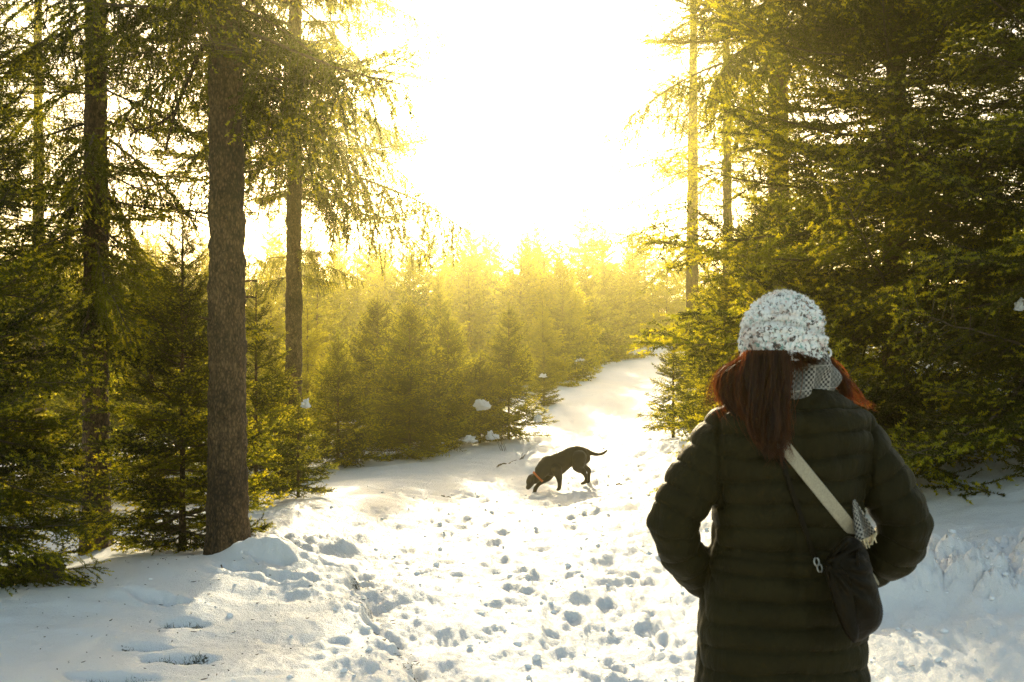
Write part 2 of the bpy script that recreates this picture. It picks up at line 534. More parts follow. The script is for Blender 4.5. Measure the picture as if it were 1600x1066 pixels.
# ------------------------------------------------------------------ spruce branches
def needles(rng, S0, S1, per_m, nlen, nwid, spread=(.75, 1.15)):
    S0 = np.asarray(S0); S1 = np.asarray(S1)
    D = S1 - S0; L = np.linalg.norm(D, axis=1)
    cnt = np.maximum((L * per_m).astype(int), 2)
    idx = np.repeat(np.arange(len(L)), cnt)
    n = len(idx)
    t = rng.rand(n)
    d = D[idx] / np.maximum(L[idx, None], 1e-9)
    p = S0[idx] + D[idx] * t[:, None]
    up = np.tile(np.array([0, 0, 1.0]), (n, 1)); up[np.abs(d[:, 2]) > .9] = (1, 0, 0)
    e1 = np.cross(d, up); e1 /= np.linalg.norm(e1, axis=1, keepdims=True)
    e2 = np.cross(e1, d)
    ph = rng.rand(n) * 2 * PI
    al = spread[0] + (spread[1] - spread[0]) * rng.rand(n)
    nd = d * np.cos(al)[:, None] + (e1 * np.cos(ph)[:, None] + e2 * np.sin(ph)[:, None]) * np.sin(al)[:, None]
    ln = nlen * (.75 + .5 * rng.rand(n)) * (1 - .35 * t)
    rv = rng.randn(n, 3)
    wv = np.cross(nd, rv); wv /= np.maximum(np.linalg.norm(wv, axis=1, keepdims=True), 1e-9)
    wv *= nwid * .5
    V = np.stack([p - wv, p + wv, p + nd * ln[:, None]], 1).reshape(-1, 3)
    T = np.arange(3 * n).reshape(-1, 3)
    return V, T

def gen_branch(seed, L=1.6, slope=0.0, curve=.15, bl_space=.075, bl_max=.42, sh_space=.06, sh_len=.10,
               per_m=230, nlen=.024, nwid=.0036, hang=.15, hang_bl=.0, zj=.22, w0=.012, bare=.08, wood_sides=5, droop_sh=.0):
    rng = np.random.RandomState(seed)
    ns = 14
    s = np.linspace(0, 1, ns)
    wob = np.cumsum(rng.randn(ns)) * .010 * L
    ax = np.stack([L * s, wob * s, L * (slope * s + curve * s * s) + .02 * L * np.sin(s * 5 + rng.rand() * 6)], 1)
    axp = lambda q: np.array([np.interp(q, s, ax[:, k]) for k in range(3)]).T
    g = Geo()
    V, Q = tube(ax, w0 * (1 - .85 * s) + .0012, wood_sides); g.quads(V, Q, 1)
    S0 = []; S1 = []; E0 = []; E1 = []
    nb = int((.98 - bare) * L / bl_space)
    fw = axp(np.array([.5 + 1e-2, .5]))
    for k in range(nb):
        for side in (-1, 1):
            q = bare + (k + rng.rand() * .9) / nb * (.98 - bare)
            if rng.rand() < .06: continue
            p0 = axp(np.array([q]))[0]
            p_ = axp(np.array([min(q + .03, 1)]))[0] - axp(np.array([max(q - .03, 0)]))[0]
            fwd = p_ / np.linalg.norm(p_)
            sd_ = np.array([-fwd[1], fwd[0], 0]); sd_ /= np.linalg.norm(sd_); sd_ *= side
            l = bl_max * ((1 - q) ** .65 * .95 + .13) * min(1, .55 + q * 1.6) * (.75 + .5 * rng.rand())
            if rng.rand() < .1: l *= .4
            an = .95 + .25 * rng.randn() * .6
            dr = fwd * math.cos(an) + sd_ * math.sin(an) + np.array([0, 0, -hang_bl + zj * rng.randn() * (.6 + hang_bl)])
            dr /= np.linalg.norm(dr)
            m = 5
            tt = np.linspace(0, 1, m)
            pts = p0 + dr * (l * tt)[:, None] + np.array([0, 0, -1]) * (hang * l * tt ** 2)[:, None]
            V, Q = tube(pts, .0032 * (1 - .7 * tt) + .0008, 3); g.quads(V, Q, 1)
            S0 += list(pts[:-1]); S1 += list(pts[1:])
            nsh = max(2, int(l / sh_space))
            for a in range(nsh):
                for sd2 in (-1, 1):
                    t = (a + .3 + .7 * rng.rand()) / nsh
                    if t > 1 or rng.rand() < .08: continue
                    b0 = p0 + dr * l * t + np.array([0, 0, -hang * l * t * t])
                    lat = np.cross(dr, np.array([0, 0, 1.0])); lat /= max(np.linalg.norm(lat), 1e-6)
                    an2 = .8 + .3 * rng.rand()
                    d2 = dr * math.cos(an2) + lat * sd2 * math.sin(an2) + np.array([0, 0, -droop_sh + .2 * rng.randn()])
                    d2 /= np.linalg.norm(d2)
                    l2 = sh_len * (1.15 - .6 * t) * (.6 + .7 * rng.rand())
                    b1 = b0 + d2 * l2; bm = b0 + d2 * l2 * .45
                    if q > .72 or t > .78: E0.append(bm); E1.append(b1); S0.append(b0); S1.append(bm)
                    else: S0.append(b0); S1.append(b1)
    # needles along the outer axis and a few upright shoots
    for a in range(ns - 1):
        if s[a] > .35: S0.append(ax[a]); S1.append(ax[a + 1])
    for k in range(int(L * 8)):
        q = .2 + .8 * rng.rand(); p0 = axp(np.array([q]))[0]
        d2 = np.array([.7, rng.randn() * .3, .5 * rng.rand()]); d2 /= np.linalg.norm(d2)
        S0.append(p0); S1.append(p0 + d2 * sh_len * .8)
    V, T = needles(rng, S0, S1, per_m, nlen, nwid); g.tris(V, T, 0)
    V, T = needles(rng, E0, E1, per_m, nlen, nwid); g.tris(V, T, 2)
    return g

MATS = [M_needle, M_twig, M_tip_lit]
MATS_FAR = [M_needle_far, M_twig, M_tip_lit]
young = []      # (mesh, proto length)
for k in range(4):
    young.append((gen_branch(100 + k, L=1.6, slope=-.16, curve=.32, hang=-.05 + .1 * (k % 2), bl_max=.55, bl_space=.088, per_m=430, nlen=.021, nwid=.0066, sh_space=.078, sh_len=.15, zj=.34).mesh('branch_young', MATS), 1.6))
youngS = []
for k in range(3):
    youngS.append((gen_branch(120 + k, L=.75, slope=-.1, curve=.28, hang=-.04, bl_max=.30, bl_space=.065, nlen=.019, nwid=.0062, per_m=420, zj=.3, sh_space=.065, sh_len=.095, w0=.007).mesh('branch_small', MATS), .75))
old = []
for k in range(5):
    old.append((gen_branch(140 + k, L=2.0, slope=-.05, curve=-.25 + .2 * (k % 2), hang=.95, hang_bl=.45, bl_max=.55, bl_space=.085, sh_space=.075, sh_len=.16,
                           droop_sh=.7, w0=.016, bare=.12, per_m=360, nlen=.024, nwid=.0092).mesh('branch_hanging', MATS), 2.0))

def dead_branch_mesh(seed, L, droop, nfork=5, w0=.012):
    rng = np.random.RandomState(seed); g = Geo()
    def limb(p, d, L, w, depth):
        n = 9; pts = [p]
        for k in range(n):
            d = d + rng.randn(3) * .10 + np.array([0, 0, -droop * (.5 + k / n) * .35]); d /= np.linalg.norm(d)
            pts.append(pts[-1] + d * L / n)
        pts = np.array(pts)
        V, Q = tube(pts, np.linspace(w, w * .3, n + 1), 5 if depth == 0 else 3); g.quads(V, Q, 0)
        if depth < 2:
            for k in range(nfork):
                i = rng.randint(2, n)
                dd = d + rng.randn(3) * .7
                limb(pts[i], dd / np.linalg.norm(dd), L * (.25 + .3 * rng.rand()), w * .45, depth + 1)
    limb(np.zeros(3), np.array([1, 0, .1]), L, w0, 0)
    return g.mesh('dead_branch', [M_twig], True)
deads = [dead_branch_mesh(200 + k, 1.5, .55, 3) for k in range(4)]

# ------------------------------------------------------------------ trees
def trunk_mesh(seed, H, r0, flare=.28, lean=(0, 0), rt=.02, sides=56, dz=.028, z_fine=6.0, bow=.0, mat_=None):
    rng = np.random.RandomState(seed)
    zs = [-.35]
    while zs[-1] < H:
        zs.append(zs[-1] + (dz if zs[-1] < z_fine else .5))
    zs = np.array(zs)
    t = np.clip(zs / H, 0, 1)
    rad = r0 * (1 - t) ** .8 + rt + r0 * flare * np.exp(-np.maximum(zs, 0) / .22)
    cx = lean[0] * zs + bow * np.sin(t * 3) ; cyy = lean[1] * zs
    th = np.arange(sides) / sides * 2 * PI
    P = np.zeros((len(zs), sides, 3))
    root = 1 + .22 * np.exp(-np.maximum(zs, 0) / .2)[:, None] * (np.sin(th * 4 + rng.rand() * 6) + .5 * np.sin(th * 7 + 1))[None]
    P[..., 0] = cx[:, None] + rad[:, None] * np.cos(th) * root
    P[..., 1] = cyy[:, None] + rad[:, None] * np.sin(th) * root
    P[..., 2] = zs[:, None]
    V = P.reshape(-1, 3)
    nn = n3(V + seed, 9, seed) * .014 + n3(V + seed, 28, seed + 1) * .010 + n3(V * [1, 1, .6], 55, 3) * .007
    C = np.repeat(np.stack([cx, cyy, zs], 1), sides, 0)
    D = V - C; D[:, 2] = 0; D /= np.maximum(np.linalg.norm(D, axis=1, keepdims=True), 1e-6)
    V = V + D * (nn * min(1, r0 / .12))[:, None]
    n = len(zs)
    i = np.arange(n - 1)[:, None]; j = np.arange(sides)[None]; jn = (j + 1) % sides
    Q = np.stack([i * sides + j, i * sides + jn, (i + 1) * sides + jn, (i + 1) * sides + j], -1).reshape(-1, 4)
    return mesh_np('trunk', V, Q, [mat_ or M_bark], smooth=True)

def put_branch(root, me, plen, h, az, L, pitch, roll=0.0, off=(0, 0), name='branch'):
    o = bpy.data.objects.new(name, me)
    s = L / plen
    M = (Matrix.Translation((off[0], off[1], h)) @ Matrix.Rotation(az, 4, 'Z') @ Matrix.Rotation(-pitch, 4, 'Y') @ Matrix.Rotation(roll, 4, 'X')
         @ Matrix.Diagonal((s, s, s, 1)))
    o.parent = root
    o.matrix_local = M
    COL.objects.link(o)
    return o

SP = 'spruces standing at the snowy path'
def young_tree(px, Y, H, Rmax, label, seed, nb=150, r0=None, power=.75, low=.06, pitch_top=.75, pitch_low=-.22, lean=(0, 0), x=None, z=None, skip=None, group=None, small=False):
    X = (px - 800) / F * Y if x is None else x
    z = gz1(X, Y) if z is None else z
    root = empty('spruce_tree', (X, Y, z))
    tag(root, label, 'tree', group)
    r0 = r0 or H * .014
    obj('trunk', trunk_mesh(seed, H, r0, .25, lean=lean, rt=.005, sides=12, dz=.12), root)
    rng = np.random.RandomState(seed)
    for k in range(nb):
        wn_ = max(6, nb // 7); wk = int(k * wn_ / nb)
        t = low + (.97 - low) * ((wk + .5 + rng.randn() * .10) / wn_) ** .92
        if rng.rand() < .18: t = low + (.97 - low) * rng.rand()
        h = H * t
        L = Rmax * (1 - t) ** power * (.72 + .42 * rng.rand()) + .10
        az = k * 2.39996 + rng.randn() * .25
        if skip and skip(az % (2 * PI), h, L): continue
        pitch = pitch_low + (pitch_top - pitch_low) * t ** 1.5 + rng.randn() * .17
        pool = youngS if (L < .95 or small) else young
        me, pl = pool[rng.randint(len(pool))]
        put_branch(root, me, pl, h, az, L, pitch, rng.randn() * .35, (lean[0] * h, lean[1] * h))
    # leader
    me, pl = youngS[0]
    put_branch(root, me, pl, H * .97, 0, max(.25, H * .06), 1.45, 0, (lean[0] * H, lean[1] * H))
    return root

def tall_tree(px, Y, H, r0, hb, Rmax, label, seed, nb=110, lean=(0, 0), dead=6, dead_h=None, azf=None, Lf=None, z=None, pw=.8, pitch0=-.25, mix=.5):
    X = (px - 800) / F * Y
    z = gz1(X, Y) if z is None else z
    root = empty('spruce_tree', (X, Y, z))
    tag(root, label, 'tree')
    obj('trunk', trunk_mesh(seed, H, r0, .30, lean=lean, z_fine=6.0), root)
    rng = np.random.RandomState(seed)
    for k in range(nb):
        t = (k + rng.rand()) / nb
        h = hb + (H * .97 - hb) * t ** 1.25
        q = (h - hb) / (H - hb)
        L = Rmax * (1 - q) ** pw * (.65 + .5 * rng.rand()) + .2
        az = k * 2.39996 + rng.randn() * .3
        if azf is not None:
            if not azf(az % (2 * PI), h, rng): continue
        pitch = pitch0 + .75 * q + rng.randn() * .10
        me, pl = old[rng.randint(len(old))]
        if rng.rand() < mix: me, pl = young[rng.randint(len(young))]; L *= .85
        put_branch(root, me, pl, h, az, L, pitch, rng.randn() * .2, (lean[0] * h, lean[1] * h))
    for k in range(dead):
        h = (dead_h[0] + (dead_h[1] - dead_h[0]) * rng.rand()) if dead_h else hb * (.6 + .6 * rng.rand())
        put_branch(root, deads[rng.randint(4)], 1.5, h, rng.rand() * 2 * PI, .7 + .9 * rng.rand(), -.2 + .2 * rng.randn(), rng.rand() * 6, (lean[0] * h, lean[1] * h), 'dead_branch')
    return root

# tall trunks on the left
T1 = tall_tree(356, 7.8, 16, .132, 3.85, 1.75, 'thick bare trunked tall spruce with snow heaped at its foot, nearest trunk on the left', 301, nb=100, lean=(-.004, 0), dead=3, dead_h=(3.3, 4.6), z=gz1(W(356, 880, 7.8)[0], 7.8) - .02)
T2 = tall_tree(150, 9.6, 15, .108, 2.5, 1.65, 'tall spruce with drooping branches over a brown trunk, behind the smooth snow bank', 302, nb=125, dead=8, dead_h=(1.8, 4.5), pitch0=-.3)
T3 = tall_tree(458, 16, 17, .122, 4.9, 3.0, 'slim tall spruce trunk glowing in haze left of the bright sky gap', 303, nb=120, lean=(.004, 0), dead=4, dead_h=(3, 6))
rb = np.random.RandomState(9)
for (dz, az, L, pt) in [(3.45, .1, 1.1, .05), (3.25, 2.9, .9, .0), (3.65, -.5, .9, .02), (3.3, .6, .8, -.1), (3.55, 3.4, 1.0, .0)]:
    me, pl = old[rb.randint(5)]
    put_branch(T3, me, pl, dz, az, L, pt)
# the forked dead limb between the two near trunks
g = Geo()
for pts, w0_, w1_ in [
    ([(322, 60, 7.8), (300, 110, 7.85), (283, 150, 7.9), (272, 180, 7.9), (266, 205, 7.95), (258, 236, 8.0)], .020, .009),
    ([(276, 172, 7.9), (262, 184, 7.9), (250, 193, 7.9), (232, 200, 7.9), (212, 205, 7.85), (203, 211, 7.8), (203, 226, 7.8)], .013, .007),
    ([(212, 205, 7.85), (206, 194, 7.8), (196, 184, 7.75)], .010, .004),
    ([(203, 226, 7.8), (209, 236, 7.8), (216, 243, 7.8)], .008, .003)]:
    P = np.array([W(*a) for a in pts]) - np.array(T1.location)
    tt = np.linspace(0, 1, 14)
    src = np.linspace(0, 1, len(P))
    Pn = np.stack([np.interp(tt, src, P[:, k]) for k in range(3)], 1)
    V, Q = tube(Pn, np.linspace(w0_, w1_, 14), 7); g.quads(V, Q, 0)
lim = obj('dead_limb', g.mesh('dead_limb', [M_bark], True), T1)
lim['label'] = 'forked bare dead limb hanging from the trunk'

# near spruces left
young_tree(-38, 6.7, 4.3, .92, 'dark dense spruce at the left edge with low boughs over the snow', 311, nb=170, pitch_low=-.35, low=.04, power=.7)
young_tree(-170, 7.8, 8.5, 1.5, 'tall dark spruce mostly outside the left edge', 312, nb=110, pitch_low=-.3)
young_tree(285, 8.5, 2.75, .78, 'small loose spruce growing right behind the thickest trunk', 313, nb=165, pitch_low=-.15, low=.04, small=True, r0=.022)
young_tree(400, 11.2, 2.4, .66, 'small spruce showing to the right of the thickest trunk', 314, nb=90, small=True, r0=.022)
young_tree(466, 11.9, 1.05, .42, 'spruce sapling with an upright leader at the edge of the snow', 315, nb=45, small=True, r0=.014, pitch_top=.9)
young_tree(235, 14.0, 3.5, 1.15, 'golden backlit spruce between the two brown trunks', 316, nb=130)
# near right
young_tree(1400, 10.6, 10.5, 2.9, 'huge dense dark spruce behind the woman, sweeping to the snow', 321, nb=255, power=.62, low=.035, pitch_low=-.34, r0=.15)
young_tree(1640, 9.0, 9.0, 2.3, 'dense dark spruce cut by the right edge of the picture', 322, nb=200, power=.65, low=.05, pitch_low=-.32, r0=.13)
young_tree(1205, 12.8, 3.2, 1.45, 'golden backlit spruce bushing out just left of the white hat', 323, nb=180, power=.6, low=.05, pitch_low=-.05)
young_tree(1300, 13.5, 3.1, 1.5, 'spruce filling the gap above the white hat', 324, nb=120, power=.6)
young_tree(1052, 16.5, 1.75, .56, 'lone little spruce on the right bank of the path', 325, nb=60, small=True, r0=.02, pitch_top=.9)
young_tree(1100, 18.5, 2.6, 1.0, 'young spruce behind the lone little one on the right bank', 326, nb=80, small=True)
T4 = tall_tree(1216, 15.0, 16, .165, 5.7, 3.1, 'tall spruce with brown trunk and tangled dead branches right of the sky gap', 304, nb=110, dead=26, dead_h=(3.0, 7.2), pw=.7, pitch0=-.15)

# ------------------------------------------------------------------ mid and far crowns (one mesh per crown)
def crown_geo(seed, H, Rmax, nb, protos, power=.75, low=.05, pitch_top=.8, pitch_low=-.15, hb=None):
    rng = np.random.RandomState(seed)
    g = Geo()
    hb = hb if hb is not None else low * H
    for k in range(nb):
        wn_ = max(8, nb // 8); wk = int(k * wn_ / nb)
        t = ((wk + .5 + rng.randn() * .12) / wn_) ** .95 if rng.rand() < .82 else rng.rand()
        t = min(max(t, 0), 1)
        h = hb + (H * .985 - hb) * t
        q = t
        L = Rmax * (1 - q) ** power * (.68 + .45 * rng.rand()) + .04 * H * (.3 + .5 * (1 - q))
        az = k * 2.39996 + rng.randn() * .25
        pitch = pitch_low + (pitch_top - pitch_low) * t ** 1.4 + rng.randn() * .12
        (V, Fl, mi), pl = protos[rng.randint(len(protos))]
        s = L / pl
        M = np.array(Matrix.Translation((0, 0, h)) @ Matrix.Rotation(az, 4, 'Z') @ Matrix.Rotation(-pitch, 4, 'Y') @ Matrix.Rotation(rng.randn() * .15, 4, 'X') @ Matrix.Diagonal((s, s, s, 1)))
        Vt = V @ M[:3, :3].T + M[:3, 3]
        nt = len(Fl[0])
        g.V.append(Vt); g.T.append(Fl[0] + g.n); g.mt.append(mi[:nt]); g.Q.append(Fl[1] + g.n); g.mq.append(mi[nt:]); g.n += len(Vt)
    return g
mp = [(gen_branch(400 + k, L=.9, slope=-.1, curve=.3, hang=-.02, zj=.3, bl_max=.36, bl_space=.11, sh_space=.10, sh_len=.15, per_m=170, nlen=.034, nwid=.012, w0=.008, wood_sides=3).arrays(), .9) for k in range(4)]
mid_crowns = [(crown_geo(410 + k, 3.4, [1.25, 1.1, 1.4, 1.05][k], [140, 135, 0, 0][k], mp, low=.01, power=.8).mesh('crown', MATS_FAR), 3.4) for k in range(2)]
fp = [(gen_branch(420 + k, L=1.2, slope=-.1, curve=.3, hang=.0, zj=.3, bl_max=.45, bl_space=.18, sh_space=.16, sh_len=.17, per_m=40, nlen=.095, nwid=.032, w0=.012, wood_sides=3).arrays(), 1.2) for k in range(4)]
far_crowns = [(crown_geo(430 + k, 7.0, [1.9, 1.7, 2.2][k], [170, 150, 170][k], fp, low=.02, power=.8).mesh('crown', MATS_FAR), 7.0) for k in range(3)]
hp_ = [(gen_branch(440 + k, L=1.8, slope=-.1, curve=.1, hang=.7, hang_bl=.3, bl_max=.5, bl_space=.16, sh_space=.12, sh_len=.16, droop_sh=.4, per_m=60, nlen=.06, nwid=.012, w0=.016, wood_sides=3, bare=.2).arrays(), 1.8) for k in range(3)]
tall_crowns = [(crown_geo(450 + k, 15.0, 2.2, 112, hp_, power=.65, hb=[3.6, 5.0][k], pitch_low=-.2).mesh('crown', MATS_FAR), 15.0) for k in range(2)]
trunk_mid = trunk_mesh(460, 3.4, .028, .2, rt=.004, sides=8, dz=.25)
trunk_far = trunk_mesh(461, 7.0, .055, .2, rt=.006, sides=8, dz=.5)
trunk_tall = trunk_mesh(462, 15.0, .135, .25, rt=.015, sides=16, dz=.15)

def simple_tree(px, Y, H, crown, cH, trunk, label, seed, wid=1.0, group=None, X=None, z=None, top_py=None):
    X = (px - 800) / F * Y if X is None else X
    z = gz1(X, Y) if z is None else z
    if top_py is not None:
        H = CH + (HZ - top_py) / F * Y - z
    root = empty('spruce_tree', (X, Y, z - .03), (seed * 2.4) % 6.28)
    tag(root, label, 'tree', group)
    s = H / cH
    rs = np.random.RandomState(seed)
    for nm, me in (('trunk', trunk), ('crown', crown)):
        o = obj(nm, me, root)
        o.scale = (s * wid, s * wid, s)
    root.rotation_euler = (rs.randn() * .015, rs.randn() * .015, root.rotation_euler[2])
    return root

EDGE = 'young spruces along the left edge of the path'
mids = [
 (640, 18.6, 478, 0, 1.25, 'broad golden spruce, widest of those behind the snow edge, left of the dog'),
 (700, 20.3, 500, 1, 1.1, 'spruce squeezed behind the broad golden one'),
 (795, 21.0, 482, 2, 1.0, 'pointed spruce with shoots on its right side lit, nearest to the path'),
 (750, 20.5, 560, 3, 1.2, 'low spruce with a snow lump on its boughs'),
 (528, 17.4, 535, 1, 1.05, 'darker spruce standing in the dip left of the broad golden one'),
 (850, 27.0, 560, 0, .9, 'small spruce at the bend of the path edge'),
 (430, 15.5, 560, 2, 1.1, 'hazy spruce half hidden by the slim trunk'),
 (590, 21.5, 470, 3, 1.2, 'spruce top rising behind the dip in the snow'),
 (480, 22.0, 480, 0, 1.2, 'spruce right of the slim hazy trunk'),
 (690, 24.0, 455, 2, 1.1, 'taller spruce behind the broad golden one'),
 (330, 18.0, 500, 1, 1.3, 'golden spruce left of the thickest trunk, far side'),
 (120, 15.5, 560, 0, 1.3, 'yellow lit spruce behind the leftmost trunk'),
 (1130, 20.0, 470, 3, 1.2, 'golden spruce on the right bank below the hazy trunks'),
 (1160, 17.0, 420, 1, 1.1, 'spruce with lit tips beneath the tangled dead branches'),
 (20, 14.0, 520, 3, 1.3, 'yellow lit spruce seen through the dark boughs at the left edge'),
]
for i, (px, Y, top, c, wd, lab) in enumerate(mids):
    if px in (640, 700, 795, 750, 528, 850, 430, 1130, 1160, 590):
        X_ = (px - 800) / F * Y
        H_ = CH + (HZ - top) / F * Y - gz1(X_, Y)
        young_tree(px, Y, H_, H_ * .36 * wd, lab, 530 + i, nb=int(125 + 25 * (H_ > 3)), low=.02, power=.72, pitch_low=-.1, r0=.02, group=EDGE if px < 900 else None)
        continue
    simple_tree(px, Y, 0, mid_crowns[c % 2][0], 3.4, trunk_mid, lab, 500 + i, wd, EDGE if px < 900 else None, top_py=top)

# larger hazy ones
talls = [
 (1081, 30, 0, 'tall hazy spruce with a thin straight trunk at the right of the sky gap', 17, 1.25),
 (1138, 24, 1, 'hazy tall spruce trunk between the thin one and the brown one', 15.5, .9),
 (60, 20, 0, 'tall spruce far behind at the left edge', 14, 1.0),
 (-120, 16, 1, 'tall spruce beyond the left edge of the view', 14, 1.1),
 (1700, 15, 0, 'tall spruce beyond the right edge of the view', 16, 1.2),
]
for i, (px, Y, c, lab, H, wd) in enumerate(talls):
    simple_tree(px, Y, H, tall_crowns[c][0], 15.0, trunk_tall, lab, 600 + i, wd)

# the crowd beyond
rng = np.random.RandomState(77)
placed = [(m[0], m[1]) for m in mids]
crowd = []
def far_tree(px, Y, top, i, lab, grp, wd=1.0):
    r_ = simple_tree(px, Y, 0, far_crowns[i % 3][0], 7.0, trunk_far, lab, 700 + i, wd, grp, top_py=top)
    if grp: crowd.append((px, Y, r_))
G1 = 'hazy spruces of the young wood beyond the path'
LAB1 = 'hazy young spruce in the crowded wood beyond the path'
sil = [(480,395),(530,372),(560,395),(600,398),(640,362),(668,358),(700,385),(735,372),(780,392),(810,372),(850,352),(880,378),(915,325),(945,352),(985,362),(1010,375),(1040,385),(1075,372)]
i = 0
for (px, top) in sil:
    Y = 40 + rng.rand() * 12 + (26 if px > 900 else 0)
    far_tree(px, Y, top - 14, i, LAB1, G1, .95 + .3 * rng.rand()); i += 1
n = 0
while n < 62:
    Y = 29 + 36 * rng.rand() ** .9
    px = rng.uniform(-60, 1075)
    X = (px - 800) / F * Y
    d, hw = path_d(np.array([X]), np.array([Y]))
    if abs(d[0]) < 2.1: continue
    if Y < 30 and px > 820: continue
    if d[0] > 0 and Y < 45: continue
    base = np.interp(px, [-60, 400, 700, 1075], [430, 425, 415, 400])
    lift = np.interp(Y, [24, 34, 50, 76], [45, 5, -15, -32])
    top = base + lift - 30 + rng.randn() * 26
    far_tree(px, Y, top, i, LAB1, G1, .75 + .5 * rng.rand() ** 1.3); i += 1; n += 1
# right edge of the far path
for (px, Y, top, lab) in [(868, 43, 392, 'dark hazy spruce at the left side of the far path bend'), (880, 36, 440, 'spruce standing over the first bend of the path'), (915, 46, 385, 'hazy spruce above the far snow lump of the path'),
                          (945, 52, 392, 'hazy spruce where the path narrows'), (985, 64, 385, 'hazy spruce at the far end of the path'), (895, 50, 392, 'bushy hazy spruce behind the path bend'),
                          (850, 33, 470, 'lower spruce beside the snow patches at the bend'), (1110, 34, 395, 'spruce at the right side of the far path'), (1118, 44, 400, 'spruce closing the far end of the path on the right'),
                          (1170, 30, 330, 'hazy spruce behind the tangled dead branches'), (1250, 28, 250, 'hazy spruce deep behind the white hat'), (1350, 26, 300, 'spruce deep behind the huge dark one'), (1560, 22, 300, 'spruce far behind at the right edge')]:
    far_tree(px, Y, top, i, lab, None, 1.25); i += 1
zones = [(-99, 120, 'left of the leftmost brown trunk'), (120, 220, 'right behind the leftmost brown trunk'), (220, 330, 'just left of the thickest trunk'), (330, 420, 'just right of the thickest trunk'),
         (420, 500, 'around the slim hazy trunk'), (500, 580, 'a little right of the slim hazy trunk'), (580, 660, 'behind the broad golden spruce'), (660, 740, 'behind the low spruce with the large snow lump'),
         (740, 820, 'behind the pointed spruce by the path'), (820, 900, 'above the dog, by the path bend'), (900, 980, 'above the tail of the dog'), (980, 1200, 'above the far end of the path')]
ordw = ['leftmost', 'second', 'third', 'fourth', 'fifth', 'sixth', 'seventh', 'eighth']
for a_, b_, words in zones:
    zs2 = sorted([c_ for c_ in crowd if a_ <= c_[0] < b_], key=lambda c_: c_[1])
    third = max(1, (len(zs2) + 2) // 3)
    for r2, rn in enumerate(['nearer', 'middle', 'farthest']):
        sub = sorted(zs2[r2 * third:(r2 + 1) * third], key=lambda c_: c_[0])
        for k2, c_ in enumerate(sub):
            c_[2]['label'] = ('hazy spruce in the %s rank %s' % (rn, words)) if len(sub) == 1 else ('%s hazy spruce in the %s rank %s' % ((ordw[min(k2, 7)] if k2 < len(sub) - 1 else 'rightmost'), rn, words))
# a distant belt closing the horizon, nobody could count it
def far_belt():
    g = Geo(); r = np.random.RandomState(3)
    (V, Fl, mi) = crown_geo(480, 8.0, 2.2, 26, [(gen_branch(490, L=1.2, slope=0, curve=.1, bl_max=.4, bl_space=.3, sh_space=.3, sh_len=.25, per_m=8, nlen=.35, nwid=.12, w0=.03, wood_sides=3).arrays(), 1.2)]).arrays()
    T = Fl[0]
    for k in range(52):
        a = R(-50 + 100 * r.rand()); d = 84 + 60 * r.rand()
        x, y = d * math.sin(a), d * math.cos(a)
        s = (.8 + .5 * r.rand())
        z = float(base_z(x, y)[0])
        c, sn = math.cos(k), math.sin(k)
        Vt = V @ np.array([[c, sn, 0], [-sn, c, 0], [0, 0, 1]]) * s + [x, y, z]
        g.tris(Vt, T, 0)
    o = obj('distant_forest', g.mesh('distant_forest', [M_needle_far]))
    tag(o, 'distant hazy spruce forest closing the horizon', 'forest', kind='stuff')
far_belt()
# ------------------------------------------------------------------ solid shapes grown together (one continuous surface)
def loft(rings, cap=True):
    """rings (n, k, 3) -> closed verts, faces"""
    rings = np.asarray(rings); n, k, _ = rings.shape
    V = rings.reshape(-1, 3)
    i = np.arange(n - 1)[:, None]; j = np.arange(k)[None]; jn = (j + 1) % k
    Q = np.stack([i * k + j, i * k + jn, (i + 1) * k + jn, (i + 1) * k + j], -1).reshape(-1, 4)
    T = []
    if cap:
        c0 = V[:k].mean(0); c1 = V[-k:].mean(0)
        V = np.vstack([V, [c0, c1]])
        a = np.arange(k); b = (a + 1) % k
        T = np.concatenate([np.stack([b, a, np.full(k, n * k)], 1), np.stack([a + (n - 1) * k, b + (n - 1) * k, np.full(k, n * k + 1)], 1)])
    return V, Q, T

